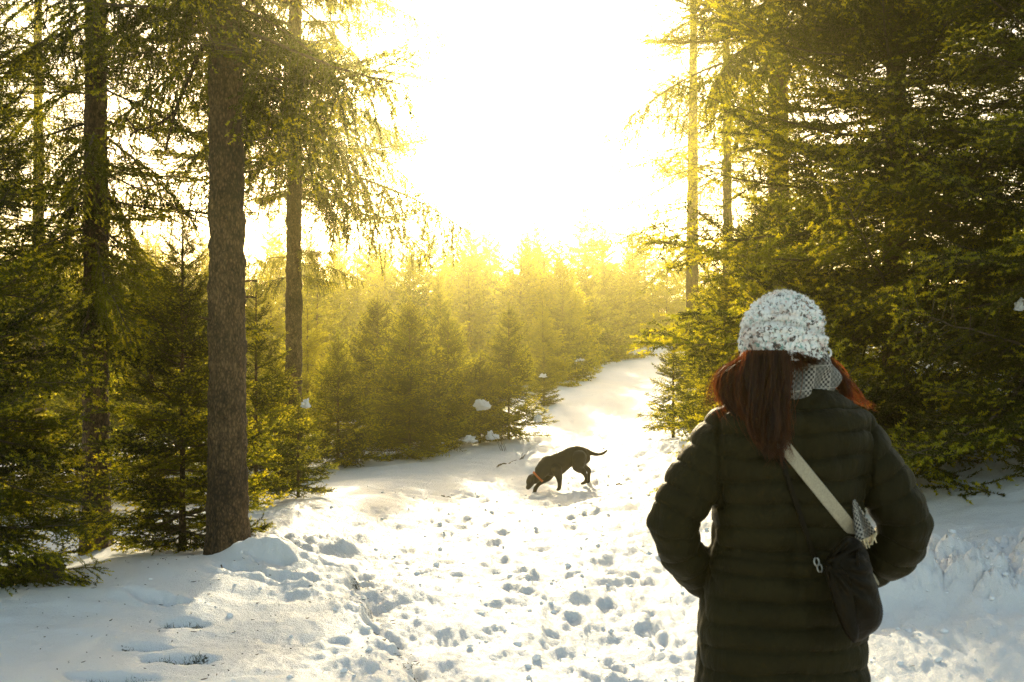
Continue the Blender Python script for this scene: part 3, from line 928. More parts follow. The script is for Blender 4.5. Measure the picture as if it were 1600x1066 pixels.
def limb(points, radii, flat=None, axis=(0, 1, 0), k=20, m=4):
    """tapered round limb through points; flat = scale of the section across the given axis"""
    P = np.asarray(points, dtype=float); r = np.asarray(radii, dtype=float)
    n = len(P)
    t = np.linspace(0, n - 1, (n - 1) * m + 1)
    def cr(A):
        o = []
        for q in t:
            i = min(int(q), n - 2); f = q - i
            p0, p1, p2, p3 = A[max(i - 1, 0)], A[i], A[i + 1], A[min(i + 2, n - 1)]
            o.append(.5 * ((2 * p1) + (p2 - p0) * f + (2 * p0 - 5 * p1 + 4 * p2 - p3) * f ** 2 + (3 * p1 - p0 - 3 * p2 + p3) * f ** 3))
        return np.array(o)
    C = cr(P); rr = np.interp(t, np.arange(n), r)
    fl = np.interp(t, np.arange(n), flat) if flat is not None else np.ones(len(t))
    T = np.gradient(C, axis=0); T /= np.linalg.norm(T, axis=1, keepdims=True)
    # rounded ends
    cap = [(-.92, .4), (-.7, .72), (-.38, .93)]
    CC = [C[0] + T[0] * a * rr[0] for a, b in cap]; RRr = [b * rr[0] for a, b in cap]; TT = [T[0]] * 3; FF = [fl[0]] * 3
    CC += list(C); RRr += list(rr); TT += list(T); FF += list(fl)
    CC += [C[-1] - T[-1] * a * rr[-1] for a, b in cap[::-1]]; RRr += [b * rr[-1] for a, b in cap[::-1]]; TT += [T[-1]] * 3; FF += [fl[-1]] * 3
    ax = np.array(axis, dtype=float)
    th = np.arange(k) / k * 2 * PI
    rings = []
    for c, q, tt, f in zip(CC, RRr, TT, FF):
        B = ax - tt * np.dot(ax, tt)
        B = B / max(np.linalg.norm(B), 1e-6)
        A = np.cross(tt, B)
        rings.append(c + q * (np.cos(th)[:, None] * A + f * np.sin(th)[:, None] * B))
    return loft(rings)

def grow(name, shapes, voxel, smooth=6, fac=.6):
    """joins closed shapes into one continuous skin"""
    V = []; Q = []; T = []; n = 0
    for (v, q, t) in shapes:
        V.append(v); Q.append(np.asarray(q) + n)
        if len(t): T.append(np.asarray(t) + n)
        n += len(v)
    me = mesh_np(name + '_tmp', np.concatenate(V), [np.concatenate(Q)] + ([np.concatenate(T)] if T else []), [])
    o = bpy.data.objects.new('tmp', me); COL.objects.link(o)
    r = o.modifiers.new('r', 'REMESH'); r.mode = 'VOXEL'; r.voxel_size = voxel; r.adaptivity = 0
    s = o.modifiers.new('s', 'SMOOTH'); s.iterations = smooth; s.factor = fac
    dg = bpy.context.evaluated_depsgraph_get(); dg.update()
    me2 = bpy.data.meshes.new_from_object(o.evaluated_get(dg))
    bpy.data.objects.remove(o); bpy.data.meshes.remove(me)
    me2.name = name
    return me2

def get_vn(me):
    n = len(me.vertices)
    V = np.zeros(n * 3, dtype=np.float32); me.vertices.foreach_get('co', V)
    Nn = np.zeros(n * 3, dtype=np.float32); me.vertices.foreach_get('normal', Nn)
    return V.reshape(-1, 3).astype(float), Nn.reshape(-1, 3).astype(float)

def set_v(me, V, mats=(), smooth=True):
    me.vertices.foreach_set('co', V.astype(np.float32).ravel())
    me.polygons.foreach_set('use_smooth', np.full(len(me.polygons), smooth, dtype=bool))
    me.materials.clear()
    for m in mats: me.materials.append(m)
    me.update()
    return me

def shift_mesh(me, off):
    me.transform(Matrix.Translation(-Vector(off)))
    return me

# ------------------------------------------------------------------ the woman
PY = 2.64
def PW(px, py, dy=0.0):
    return W(px, py, PY + dy)
px0 = W(1222, 600, PY)[0]
foot_z = gz1(px0, PY)
P0 = (px0, PY, foot_z)
person = empty('person', P0)
tag(person, 'woman seen from behind in a white knit hat and long dark quilted coat', 'person')

def coat_mat():
    m, nt, out = mat('coat nylon')
    p = nt.nodes.new('ShaderNodeBsdfPrincipled')
    v = coords(nt)
    n = noise_tex(nt, v, 7, 5)
    nt.links.new(ramp(nt, n.outputs[0], [(.3, (.0068, .0060, .0020)), (.7, (.0155, .0135, .0042))]), p.inputs['Base Color'])
    p.inputs['Roughness'].default_value = .6
    p.inputs['Specular IOR Level'].default_value = .14
    p.inputs['Specular Tint'].default_value = (1, .9, .6, 1)
    p.inputs['Sheen Weight'].default_value = .02
    p.inputs['Sheen Tint'].default_value = (.6, .55, .3, 1)
    mp = nt.nodes.new('ShaderNodeMapping'); mp.inputs['Scale'].default_value = (1, 1, .35)
    nt.links.new(v, mp.inputs[0])
    b = noise_tex(nt, mp.outputs[0], 34, 5, .6)
    nt.links.new(bump(nt, b.outputs[0], .010, .8), p.inputs['Normal'])
    nt.links.new(p.outputs[0], out.inputs[0])
    return m
M_coat = coat_mat()
M_skin = simple('skin', (.55, .36, .28), .55)
M_denim = simple('dark trousers', (.02, .022, .03), .8, bscale=60)
M_boot = simple('boot leather', (.03, .022, .016), .5, bscale=40)

rowsT = [  # py, left, right, depth half, centre dy
    (611, 1192, 1300, .068, .005), (622, 1165, 1322, .078, .0), (634, 1128, 1345, .094, -.002), (652, 1112, 1358, .112, -.004), (680, 1108, 1358, .124, -.006), (715, 1108, 1352, .130, -.008),
    (760, 1112, 1347, .132, -.008), (800, 1112, 1342, .128, -.006), (850, 1108, 1336, .122, 0), (880, 1106, 1336, .124, 0), (930, 1100, 1342, .136, -.004), (980, 1091, 1348, .146, -.008),
    (1030, 1087, 1352, .150, -.006), (1080, 1086, 1353, .150, 0), (1140, 1086, 1352, .150, 0), (1185, 1088, 1350, .150, 0)]
rowsT = rowsT[::-1]
rings = []
kk = 64
th = np.arange(kk) / kk * 2 * PI
pys = np.linspace(1185, 611, 70)
RT = np.array(rowsT)[::-1]
for py in pys:
    l, r_, dpt, dyc = [np.interp(py, RT[:, 0], RT[:, c]) for c in (1, 2, 3, 4)]
    cxp = (l + r_) / 2; hw = (r_ - l) / 2 / F * PY * .985
    c = PW(cxp, py, 0)
    e = 2.5
    cs, sn = np.cos(th), np.sin(th)
    x = c[0] + hw * np.sign(cs) * np.abs(cs) ** (2 / e)
    y = PY + dyc + dpt * np.sign(sn) * np.abs(sn) ** (2 / e)
    # shoulder blades and the hollow of the spine
    back = np.clip(-sn, 0, 1)
    y += back * (.012 * np.exp(-((x - c[0]) / .03) ** 2) if py < 900 else 0)
    rings.append(np.stack([x, y, np.full(kk, c[2])], 1))
torso = loft(rings)
armL = [PW(1158, 668, 0), PW(1123, 705, -.01), PW(1088, 752, -.02), PW(1058, 806, -.03), PW(1054, 832, -.02), PW(1072, 868, .02), PW(1098, 898, .08), PW(1120, 915, .12)]
armR = [PW(1310, 668, 0), PW(1346, 705, -.01), PW(1378, 752, -.02), PW(1408, 804, -.03), PW(1413, 830, -.02), PW(1392, 866, .02), PW(1352, 890, .07), PW(1322, 905, .10)]
rA = [.078, .080, .073, .066, .064, .060, .052, .048]
rA2 = [.078, .080, .076, .068, .066, .062, .056, .050]
coat = grow('coat', [torso, limb(armL, rA, k=28), limb(armR, rA2, k=28)], .0042, 12, .6)
V, Nn = get_vn(coat)
def arm_param(V, A, rad):
    A = np.array(A); seg = np.linalg.norm(np.diff(A, axis=0), axis=1); cum = np.concatenate([[0], np.cumsum(seg)])
    best = np.full(len(V), 9.0); par = np.zeros(len(V)); rr = np.zeros(len(V))
    for i in range(len(A) - 1):
        d = A[i + 1] - A[i]; t = np.clip(((V - A[i]) @ d) / (d @ d), 0, 1)
        dist = np.linalg.norm(V - (A[i] + t[:, None] * d), axis=1)
        m = dist < best
        best[m] = dist[m]; par[m] = (cum[i] + t * seg[i])[m]; rr[m] = (rad[i] * (1 - t) + rad[i + 1] * t)[m]
    return best, par, rr
bL, pL, qL = arm_param(V, armL, rA); bR, pR, qR = arm_param(V, armR, rA2)
xl = np.interp(CH + (HZ - RT[:, 0]) / F * PY, np.arange(2), np.arange(2))  # placeholder for symmetry
zrow = CH + (HZ - RT[:, 0]) / F * PY
torsoL = np.interp(-V[:, 2], -zrow, (RT[:, 1] - 800) / F * PY); torsoR = np.interp(-V[:, 2], -zrow, (RT[:, 2] - 800) / F * PY)
edge = np.maximum(torsoL - V[:, 0], V[:, 0] - torsoR)   # >0 outside the torso outline
isarm = sstep(-.012, .012, edge + .010)
lowarm = np.minimum(bL - qL, bR - qR) < .012
front = V[:, 1] > PY + .03
isarm = np.where(front & lowarm & (V[:, 2] < CH - .3 * 1), 1, isarm)
left = V[:, 0] < px0
par = np.where(left, pL, pR)
wob = .010 * n3(V, 7, 5) + .004 * n3(V, 22, 6)
SP_T = .0605; SP_A = .056
def puff(t):
    a = np.abs(np.sin(PI * t)); return a ** .38
pt = puff((V[:, 2] + wob - .012) / SP_T); pa = puff((par + wob) / SP_A)
pf = pt * (1 - isarm) + pa * isarm
seam = 1 - pf
# puckers that run away from every seam, broad soft folds
th_ = np.arctan2(V[:, 1] - PY, V[:, 0] - px0)
pk = n3(np.stack([V[:, 0] * 1.0, V[:, 1] * 1.0, V[:, 2] * .30], 1), 42, 8)
fold = n3(V * [1, 1, 2.2], 6, 9) + .6 * n3(V * [1, 1, 1.6], 14, 10)
disp = (.0155 - .0055 * isarm) * (pf - .65) + .0042 * pk * (1 - .5 * pf) + .0075 * fold
# armhole seams
arms = np.exp(-((edge + .010) / .006) ** 2) * (V[:, 2] > CH - .36) * (V[:, 2] < CH - .08)
disp -= .010 * arms
# waist: a deeper seam
zw = CH + (HZ - 862) / F * PY
disp -= .006 * np.exp(-((V[:, 2] - zw + wob) / .006) ** 2) * (1 - isarm)
# elbow creases
el = np.exp(-((np.minimum(np.linalg.norm(V - armL[4], axis=1), np.linalg.norm(V - armR[4], axis=1))) / .08) ** 2)
disp += el * .008 * n3(V * [1, 1, 1], 30, 12)
V2 = V + Nn * disp[:, None]
set_v(coat, V2, [M_coat])
shift_mesh(coat, P0)
coat_o = obj('coat', coat, person)
bvh = BVHTree.FromPolygons([tuple(v) for v in V2], [tuple(p.vertices) for p in coat.polygons])
def on_coat(px, py, lift=.004):
    d = (WV(px, py, 1) - Vector((0, 0, CH))).normalized()
    h = bvh.ray_cast(Vector((0, 0, CH)), d)
    if h[0] is None: return None
    return np.array(h[0] - d * lift)

# body: head with a face, neck, trunk, arms ending in gloved fists in the pockets, legs
sc = PY / F
hc = PW(1224, 528, .0)
def ell(c, r, k=24, m=16):
    u = np.linspace(.05, PI - .05, m); t = np.arange(k) / k * 2 * PI
    rg = [np.stack([c[0] + r[0] * math.sin(a) * np.cos(t), c[1] + r[1] * math.sin(a) * np.sin(t), np.full(k, c[2] - r[2] * math.cos(a))], 1) for a in u]
    return loft(rg)
hz_ = CH + (HZ - 880) / F * PY
hips = np.array([px0 - .005, PY, .90])
fz = foot_z
shapes = [
    ell(hc + [0, .01, .01], (.076, .093, .105)), ell(hc + [0, .055, -.055], (.052, .048, .062)), ell(hc + [0, .088, -.105], (.022, .020, .018)),
    limb([hc + [0, .10, .02], hc + [0, .122, -.028]], [.010, .014], k=12), ell(hc + [0, .094, -.062], (.024, .012, .010)),
    ell(hc + [-.069, .0, -.015], (.010, .020, .030)), ell(hc + [.069, .0, -.015], (.010, .020, .030)),
    limb([hc + [0, .0, -.06], PW(1228, 625, 0)], [.055, .058]),
    limb([PW(1228, 640, 0), PW(1228, 700, 0), PW(1224, 790, 0), PW(1222, 860, 0), PW(1222, 940, 0)], [.12, .155, .14, .125, .155], flat=[.6, .65, .65, .7, .75]),
    limb(armL, [.045, .048, .045, .042, .042, .038, .032, .028]), limb(armR, [.045, .048, .045, .042, .042, .038, .032, .028]),
    ell(armL[-1] + [.02, .03, -.02], (.035, .045, .03)), ell(armR[-1] + [-.02, .03, -.02], (.035, .045, .03))]
for s in (-1, 1):
    lx = px0 + s * .085
    shapes.append(limb([(lx, PY, .82), (lx + s * .005, PY + .005, .62), (lx + s * .005, PY + .01, fz + .44), (lx, PY - .005, fz + .28), (lx, PY - .01, fz + .10)], [.095, .080, .058, .055, .040]))
    shapes.append(limb([(lx, PY - .03, fz + .05), (lx, PY + .06, fz + .045), (lx + s * .01, PY + .16, fz + .035)], [.042, .042, .032], axis=(0, 0, 1), flat=[1, .9, .8]))
body = grow('body', shapes, .008, 4, .5)
Vb, _ = get_vn(body)
set_v(body, Vb, [M_skin])
shift_mesh(body, P0)
obj('body', body, person)
for s in (-1, 1):
    lx = px0 + s * .085
    tr_ = limb([(lx, PY, .84), (lx + s * .005, PY + .005, .62), (lx + s * .005, PY + .01, fz + .44), (lx, PY - .005, fz + .26), (lx, PY - .01, fz + .18)], [.108, .090, .070, .066, .060])
    me_ = grow('trouser_leg', [tr_], .01, 3); Vt, Nt = get_vn(me_); set_v(me_, Vt + Nt * (n3(Vt * [1, 1, 2], 14, 3) * .006)[:, None], [M_denim]); shift_mesh(me_, P0); obj('trouser_leg', me_, person)
    bt = [limb([(lx, PY - .012, fz + .30), (lx, PY - .012, fz + .16), (lx, PY - .012, fz + .06)], [.068, .058, .056]),
          limb([(lx, PY - .035, fz + .045), (lx, PY + .06, fz + .05), (lx + s * .01, PY + .19, fz + .035)], [.05, .052, .042], axis=(0, 0, 1), flat=[1, .95, .85])]
    me_ = grow('boot', bt, .008, 4); Vt, Nt = get_vn(me_); Vt[:, 2] = np.maximum(Vt[:, 2], fz - .015); set_v(me_, Vt, [M_boot]); shift_mesh(me_, P0); obj('boot', me_, person)

# coat collar
M_dark = simple('collar lining', (.006, .006, .005), .8)
rg = []
for (py, l, r_, dp) in [(640, 1165, 1330, .09), (628, 1186, 1318, .080), (616, 1198, 1311, .074), (609, 1203, 1308, .071), (612, 1210, 1301, .066), (625, 1214, 1296, .06)]:
    c = PW((l + r_) / 2, py); hw = (r_ - l) / 2 * sc
    rg.append(np.stack([c[0] + hw * np.cos(th), PY - .002 + dp * np.sin(th), c[2] + .004 * np.sin(th * 3) + 0 * th], 1))
v_, q_, t_ = loft(rg, cap=False)
cl = mesh_np('collar', v_ - np.array(P0), q_, [M_coat], smooth=True)
obj('collar', cl, person)

# ---- knit hat
def hat_mat():
    m, nt, out = mat('fleck yarn')
    p = nt.nodes.new('ShaderNodeBsdfPrincipled'); p.inputs['Roughness'].default_value = .95
    p.inputs['Sheen Weight'].default_value = .5
    v = coords(nt)
    nz = noise_tex(nt, v, 60, 3)
    vo = nt.nodes.new('ShaderNodeTexVoronoi'); vo.inputs['Scale'].default_value = 145
    ad = nt.nodes.new('ShaderNodeMixRGB'); ad.inputs[0].default_value = .04
    nt.links.new(v, ad.inputs[1]); nt.links.new(nz.outputs['Color'], ad.inputs[2]); nt.links.new(ad.outputs[0], vo.inputs['Vector'])
    sep = nt.nodes.new('ShaderNodeSeparateColor'); nt.links.new(vo.outputs['Color'], sep.inputs[0])
    fl = ramp(nt, sep.outputs[0], [(.0, (.05, .04, .03)), (.09, (.20, .12, .08)), (.15, (.20, .40, .36)), (.19, (.55, .68, .66)), (.24, (.90, .90, .87)), (.86, (.92, .90, .86)), (.94, (.70, .56, .52)), (1, (.55, .40, .34))])
    fl.node.color_ramp.interpolation = 'CONSTANT'
    # a pinkish and a teal zone in the yarn
    zn = noise_tex(nt, v, 13, 3)
    zc = ramp(nt, zn.outputs[0], [(.30, (.70, .86, .84)), (.40, (1, 1, 1)), (.54, (1, 1, .98)), (.66, (.70, .50, .42))])
    mu = nt.nodes.new('ShaderNodeMixRGB'); mu.blend_type = 'MULTIPLY'; mu.inputs[0].default_value = .8
    nt.links.new(fl, mu.inputs[1]); nt.links.new(zc, mu.inputs[2])
    at = nt.nodes.new('ShaderNodeAttribute'); at.attribute_name = 'gap_shade'
    mh = nt.nodes.new('ShaderNodeMixRGB'); mh.inputs[2].default_value = (.10, .075, .05, 1)
    nt.links.new(at.outputs['Fac'], mh.inputs[0]); nt.links.new(mu.outputs[0], mh.inputs[1])
    nt.links.new(mh.outputs[0], p.inputs['Base Color'])
    b = noise_tex(nt, v, 420, 3)
    nt.links.new(bump(nt, b.outputs[0], .003), p.inputs['Normal'])
    nt.links.new(p.outputs[0], out.inputs[0])
    return m
M_hat = hat_mat()
rows = [(563, 1166, 1288), (560, 1161, 1291), (550, 1158, 1292), (530, 1157, 1292), (512, 1158, 1290), (498, 1163, 1288), (485, 1170, 1281), (474, 1179, 1271), (465, 1191, 1259), (459, 1204, 1245), (456, 1217, 1231)]
rows = np.array(rows, dtype=float)
K = 260; M_ = 130
u = np.linspace(0, 1, M_)
arc = np.linspace(0, len(rows) - 1, M_)
rr_ = np.stack([np.interp(arc, np.arange(len(rows)), rows[:, c]) for c in range(3)], 1)
for _ in range(6): rr_[1:-1] = (rr_[:-2] + rr_[2:] + 2 * rr_[1:-1]) / 4
th2 = np.arange(K) / K * 2 * PI
hc2 = PW(1224, 520, .01)
P = np.zeros((M_, K, 3))
for i_, (py, l, r_) in enumerate(rr_):
    hw = (r_ - l) / 2 * sc * .965; c = PW((l + r_) / 2, py)
    P[i_, :, 0] = c[0] + hw * np.cos(th2); P[i_, :, 1] = PY + .012 + hw * 1.06 * np.sin(th2); P[i_, :, 2] = c[2]
V = P.reshape(-1, 3)
Nv = V - (hc2 + np.array([0, 0, -.02])); Nv[:, 2] *= .7; Nv /= np.linalg.norm(Nv, axis=1, keepdims=True)
nrow = 15; ncol = 46
ii = np.repeat(np.arange(M_), K) / M_; jj = np.tile(th2, M_)
rown = ii * nrow
colp = jj / (2 * PI) * ncol + .5 * (np.floor(rown) % 2)
wx = .30 * n3(V, 40, 21); wz = .30 * n3(V, 40, 22)
st = np.abs(np.sin(PI * (rown + wz))) ** .6 * np.abs(np.sin(PI * (colp + wx))) ** .6
rnd = n3(V, 75, 23); rnd2 = n3(V, 150, 24)
disp = .0075 * (st - .5) + .005 * rnd + .0025 * rnd2
band = (ii < .14)
disp = np.where(band, .004 * np.abs(np.sin(PI * colp * 1.0)) + .003 * rnd + .002, disp)
fold_ = np.exp(-(((ii - .40) + .05 * np.cos(jj * 2 + 1.2)) / .03) ** 2)
disp -= .006 * fold_
crown_in = np.exp(-((V - PW(1229, 483, -.10)) ** 2).sum(1) / .022 ** 2)
V = V + Nv * disp[:, None]
gap_shade = np.clip((.26 - st) * 3.0, 0, 1) * (.35 + .65 * (rnd > -.1)) * (~band) + .30 * fold_ + crown_in * np.clip(.5 - st + .3 * rnd, 0, 1) * 1.3  # shade between stitches and in the fold, put into the yarn colour
gap_shade = np.clip(gap_shade, 0, .9)
v_, q_, t_ = loft(V.reshape(M_, K, 3), cap=True)
hat = mesh_np('knit_hat', v_ - np.array(P0), [q_, t_], [M_hat], smooth=True)
at = hat.attributes.new('gap_shade', 'FLOAT', 'POINT'); at.data.foreach_set('value', np.append(gap_shade, [0, 0]).astype(np.float32))
hat_o = obj('knit_hat', hat, person)
# fuzz standing off the yarn
rngh = np.random.RandomState(4)
idx = rngh.randint(0, len(V), 5200)
b0 = V[idx]; dr = Nv[idx] + rngh.randn(len(idx), 3) * .8; dr /= np.linalg.norm(dr, axis=1, keepdims=True)
ln = .003 + .006 * rngh.rand(len(idx)) ** 2
sd_ = np.cross(dr, rngh.randn(len(idx), 3)); sd_ /= np.linalg.norm(sd_, axis=1, keepdims=True)
Vf = np.stack([b0 - sd_ * .0004, b0 + sd_ * .0004, b0 + dr * ln[:, None]], 1).reshape(-1, 3) - np.array(P0)
M_fuzz = simple('yarn fuzz', (.8, .79, .74), .9)
obj('yarn_fuzz', mesh_np('yarn_fuzz', Vf, np.arange(len(Vf)).reshape(-1, 3), [M_fuzz]), hat_o)
# loop of yarn at the right of the brim
a_ = np.linspace(0, 1.7 * PI, 16)
cc = PW(1294, 551, -.02)
lp = np.stack([cc[0] + .009 * np.cos(a_ - 2), np.full(16, cc[1]) + .003 * a_, cc[2] + .011 * np.sin(a_ - 2)], 1)
v_, q_ = tube(lp, np.full(16, .0032), 8)
obj('yarn_loop', mesh_np('yarn_loop', v_ - np.array(P0), q_, [M_fuzz], smooth=True), hat_o)

# ---- scarf
def scarf_mat():
    m, nt, out = mat('houndstooth wool')
    p = nt.nodes.new('ShaderNodeBsdfPrincipled'); p.inputs['Roughness'].default_value = .95
    v = coords(nt, 'UV')
    ck = nt.nodes.new('ShaderNodeTexChecker'); ck.inputs['Scale'].default_value = 1.0
    mp = nt.nodes.new('ShaderNodeMapping'); mp.inputs['Scale'].default_value = (90, 20, 1); mp.inputs['Rotation'].default_value = (0, 0, .05)
    nt.links.new(v, mp.inputs[0]); nt.links.new(mp.outputs[0], ck.inputs['Vector'])
    ck.inputs['Color1'].default_value = (.30, .28, .24, 1); ck.inputs['Color2'].default_value = (.02, .02, .02, 1)
    # stripes of plain grey and white lines
    sx = nt.nodes.new('ShaderNodeSeparateXYZ'); nt.links.new(v, sx.inputs[0])
    def stripe(sock, freq, lo, hi):
        a = nt.nodes.new('ShaderNodeMath'); a.operation = 'MULTIPLY'; a.inputs[1].default_value = freq; nt.links.new(sock, a.inputs[0])
        f = nt.nodes.new('ShaderNodeMath'); f.operation = 'FRACT'; nt.links.new(a.outputs[0], f.inputs[0])
        g1 = nt.nodes.new('ShaderNodeMath'); g1.operation = 'GREATER_THAN'; g1.inputs[1].default_value = lo; nt.links.new(f.outputs[0], g1.inputs[0])
        g2 = nt.nodes.new('ShaderNodeMath'); g2.operation = 'LESS_THAN'; g2.inputs[1].default_value = hi; nt.links.new(f.outputs[0], g2.inputs[0])
        mu = nt.nodes.new('ShaderNodeMath'); mu.operation = 'MULTIPLY'; nt.links.new(g1.outputs[0], mu.inputs[0]); nt.links.new(g2.outputs[0], mu.inputs[1])
        return mu.outputs[0]
    wide = stripe(sx.outputs[0], 11, .5, 1.0); line = stripe(sx.outputs[0], 11, .47, .50); line2 = stripe(sx.outputs[1], 2.3, .5, .53)
    m1 = nt.nodes.new('ShaderNodeMixRGB'); m1.inputs[2].default_value = (.10, .10, .09, 1)
    h = nt.nodes.new('ShaderNodeMath'); h.operation = 'MULTIPLY'; h.inputs[1].default_value = .62; nt.links.new(wide, h.inputs[0])
    nt.links.new(h.outputs[0], m1.inputs[0]); nt.links.new(ck.outputs[0], m1.inputs[1])
    m2 = nt.nodes.new('ShaderNodeMixRGB'); m2.inputs[2].default_value = (.36, .34, .30, 1); nt.links.new(line, m2.inputs[0]); nt.links.new(m1.outputs[0], m2.inputs[1])
    m3 = nt.nodes.new('ShaderNodeMixRGB'); m3.inputs[2].default_value = (.33, .31, .27, 1); nt.links.new(line2, m3.inputs[0]); nt.links.new(m2.outputs[0], m3.inputs[1])
    nt.links.new(m3.outputs[0], p.inputs['Base Color'])
    nt.links.new(p.outputs[0], out.inputs[0])
    return m
M_scarf = scarf_mat()
def uv_grid(me, nu, nv, closed_u=True):
    uv = me.uv_layers.new(name='UV')
    n = len(me.loops); vi = np.zeros(n, dtype=np.int32); me.loops.foreach_get('vertex_index', vi)
    i = vi // nu; j = vi % nu
    U = j / nu; Vv = i / (nv - 1)
    # seam fix
    U = U.reshape(-1, 4); wrap_ = (U.max(1) - U.min(1)) > .5
    U[wrap_] = np.where(U[wrap_] < .5, U[wrap_] + 1, U[wrap_]); U = U.ravel()
    uv.data.foreach_set('uv', np.stack([U, Vv], 1).astype(np.float32).ravel())
nu, nv = 120, 26
vv = np.linspace(0, 1, nv); tt = np.arange(nu) / nu * 2 * PI
P = np.zeros((nv, nu, 3))
for i_, q in enumerate(vv):
    py = 630 - 80 * q
    hw = (.080 + .018 * math.sin(PI * q) ** .7 - .014 * q)
    c = PW(1254, py, 0)
    tilt = .012 * np.cos(tt + .6)
    fold_s = .008 * np.sin(tt * 3 + q * 7) + .006 * np.sin(tt * 5 - q * 9 + 1)
    P[i_, :, 0] = c[0] - .004 + (hw + fold_s) * np.cos(tt)
    P[i_, :, 1] = PY + .005 + (hw * .95 + fold_s) * np.sin(tt)
    P[i_, :, 2] = c[2] + tilt
me_ = mesh_np('scarf', (P.reshape(-1, 3) - np.array(P0)), loft(P, cap=False)[1], [M_scarf], smooth=True)
uv_grid(me_, nu, nv)
scarf_o = obj('scarf', me_, person)
s_ = scarf_o.modifiers.new('thickness', 'SOLIDIFY'); s_.thickness = .006; s_.offset = -1

# scarf end and fringe blown out between coat and sleeve, beside the strap
M_fringe = simple('scarf fringe', (.55, .47, .30), .8, nscale=60, var=.5)
c0_ = on_coat(1342, 800) ; c0_ = c0_ if c0_ is not None else PW(1342, 800, -.13)
def near_back(px, py, dy): return PW(px, py, dy)
g = Geo()
na_, nb_ = 10, 12
P = np.zeros((nb_, na_, 3))
for i_ in range(nb_):
    for j_ in range(na_):
        a = i_ / (nb_ - 1); b = j_ / (na_ - 1)
        pxx = (1333 * (1 - a) + 1338 * a) * (1 - b) + (1336 * (1 - a) + 1369 * a) * b
        pyy = (782 * (1 - a) + 848 * a) * (1 - b) + (780 * (1 - a) + 832 * a) * b
        P[i_, j_] = PW(pxx, pyy, -.128 - .018 * math.sin(b * 7) * a)
idx = np.arange(na_ * nb_).reshape(nb_, na_)
Qs = np.stack([idx[:-1, :-1], idx[:-1, 1:], idx[1:, 1:], idx[1:, :-1]], -1).reshape(-1, 4)
me_ = mesh_np('scarf_end', P.reshape(-1, 3) - np.array(P0), Qs, [M_scarf], smooth=True)
uv = me_.uv_layers.new(name='UV'); n_ = len(me_.loops); vi = np.zeros(n_, dtype=np.int32); me_.loops.foreach_get('vertex_index', vi)
uv.data.foreach_set('uv', np.stack([(vi % na_) / na_ * .14, (vi // na_) / nb_ * .9], 1).astype(np.float32).ravel())
se = obj('scarf_end', me_, scarf_o)
s_ = se.modifiers.new('thickness', 'SOLIDIFY'); s_.thickness = .003
for k in range(13):
    b = k / 12
    p0_ = PW(1338 * (1 - b) + 1369 * b, 848 * (1 - b) + 832 * b, -.128 - .018 * math.sin(b * 7))
    pts = [p0_]; d = np.array([.05 * (b - .3), -.02, -1.0]); 
    for q in range(5):
        d = d + rngh.randn(3) * .25; d /= np.linalg.norm(d); pts.append(pts[-1] + d * .0055)
    v_, q_ = tube(np.array(pts), np.linspace(.0024, .0016, 6), 6); g.quads(v_, q_, 0)
obj('fringe', g.mesh('fringe', [M_fringe], True), scarf_o).location = (-P0[0], -P0[1], -P0[2])

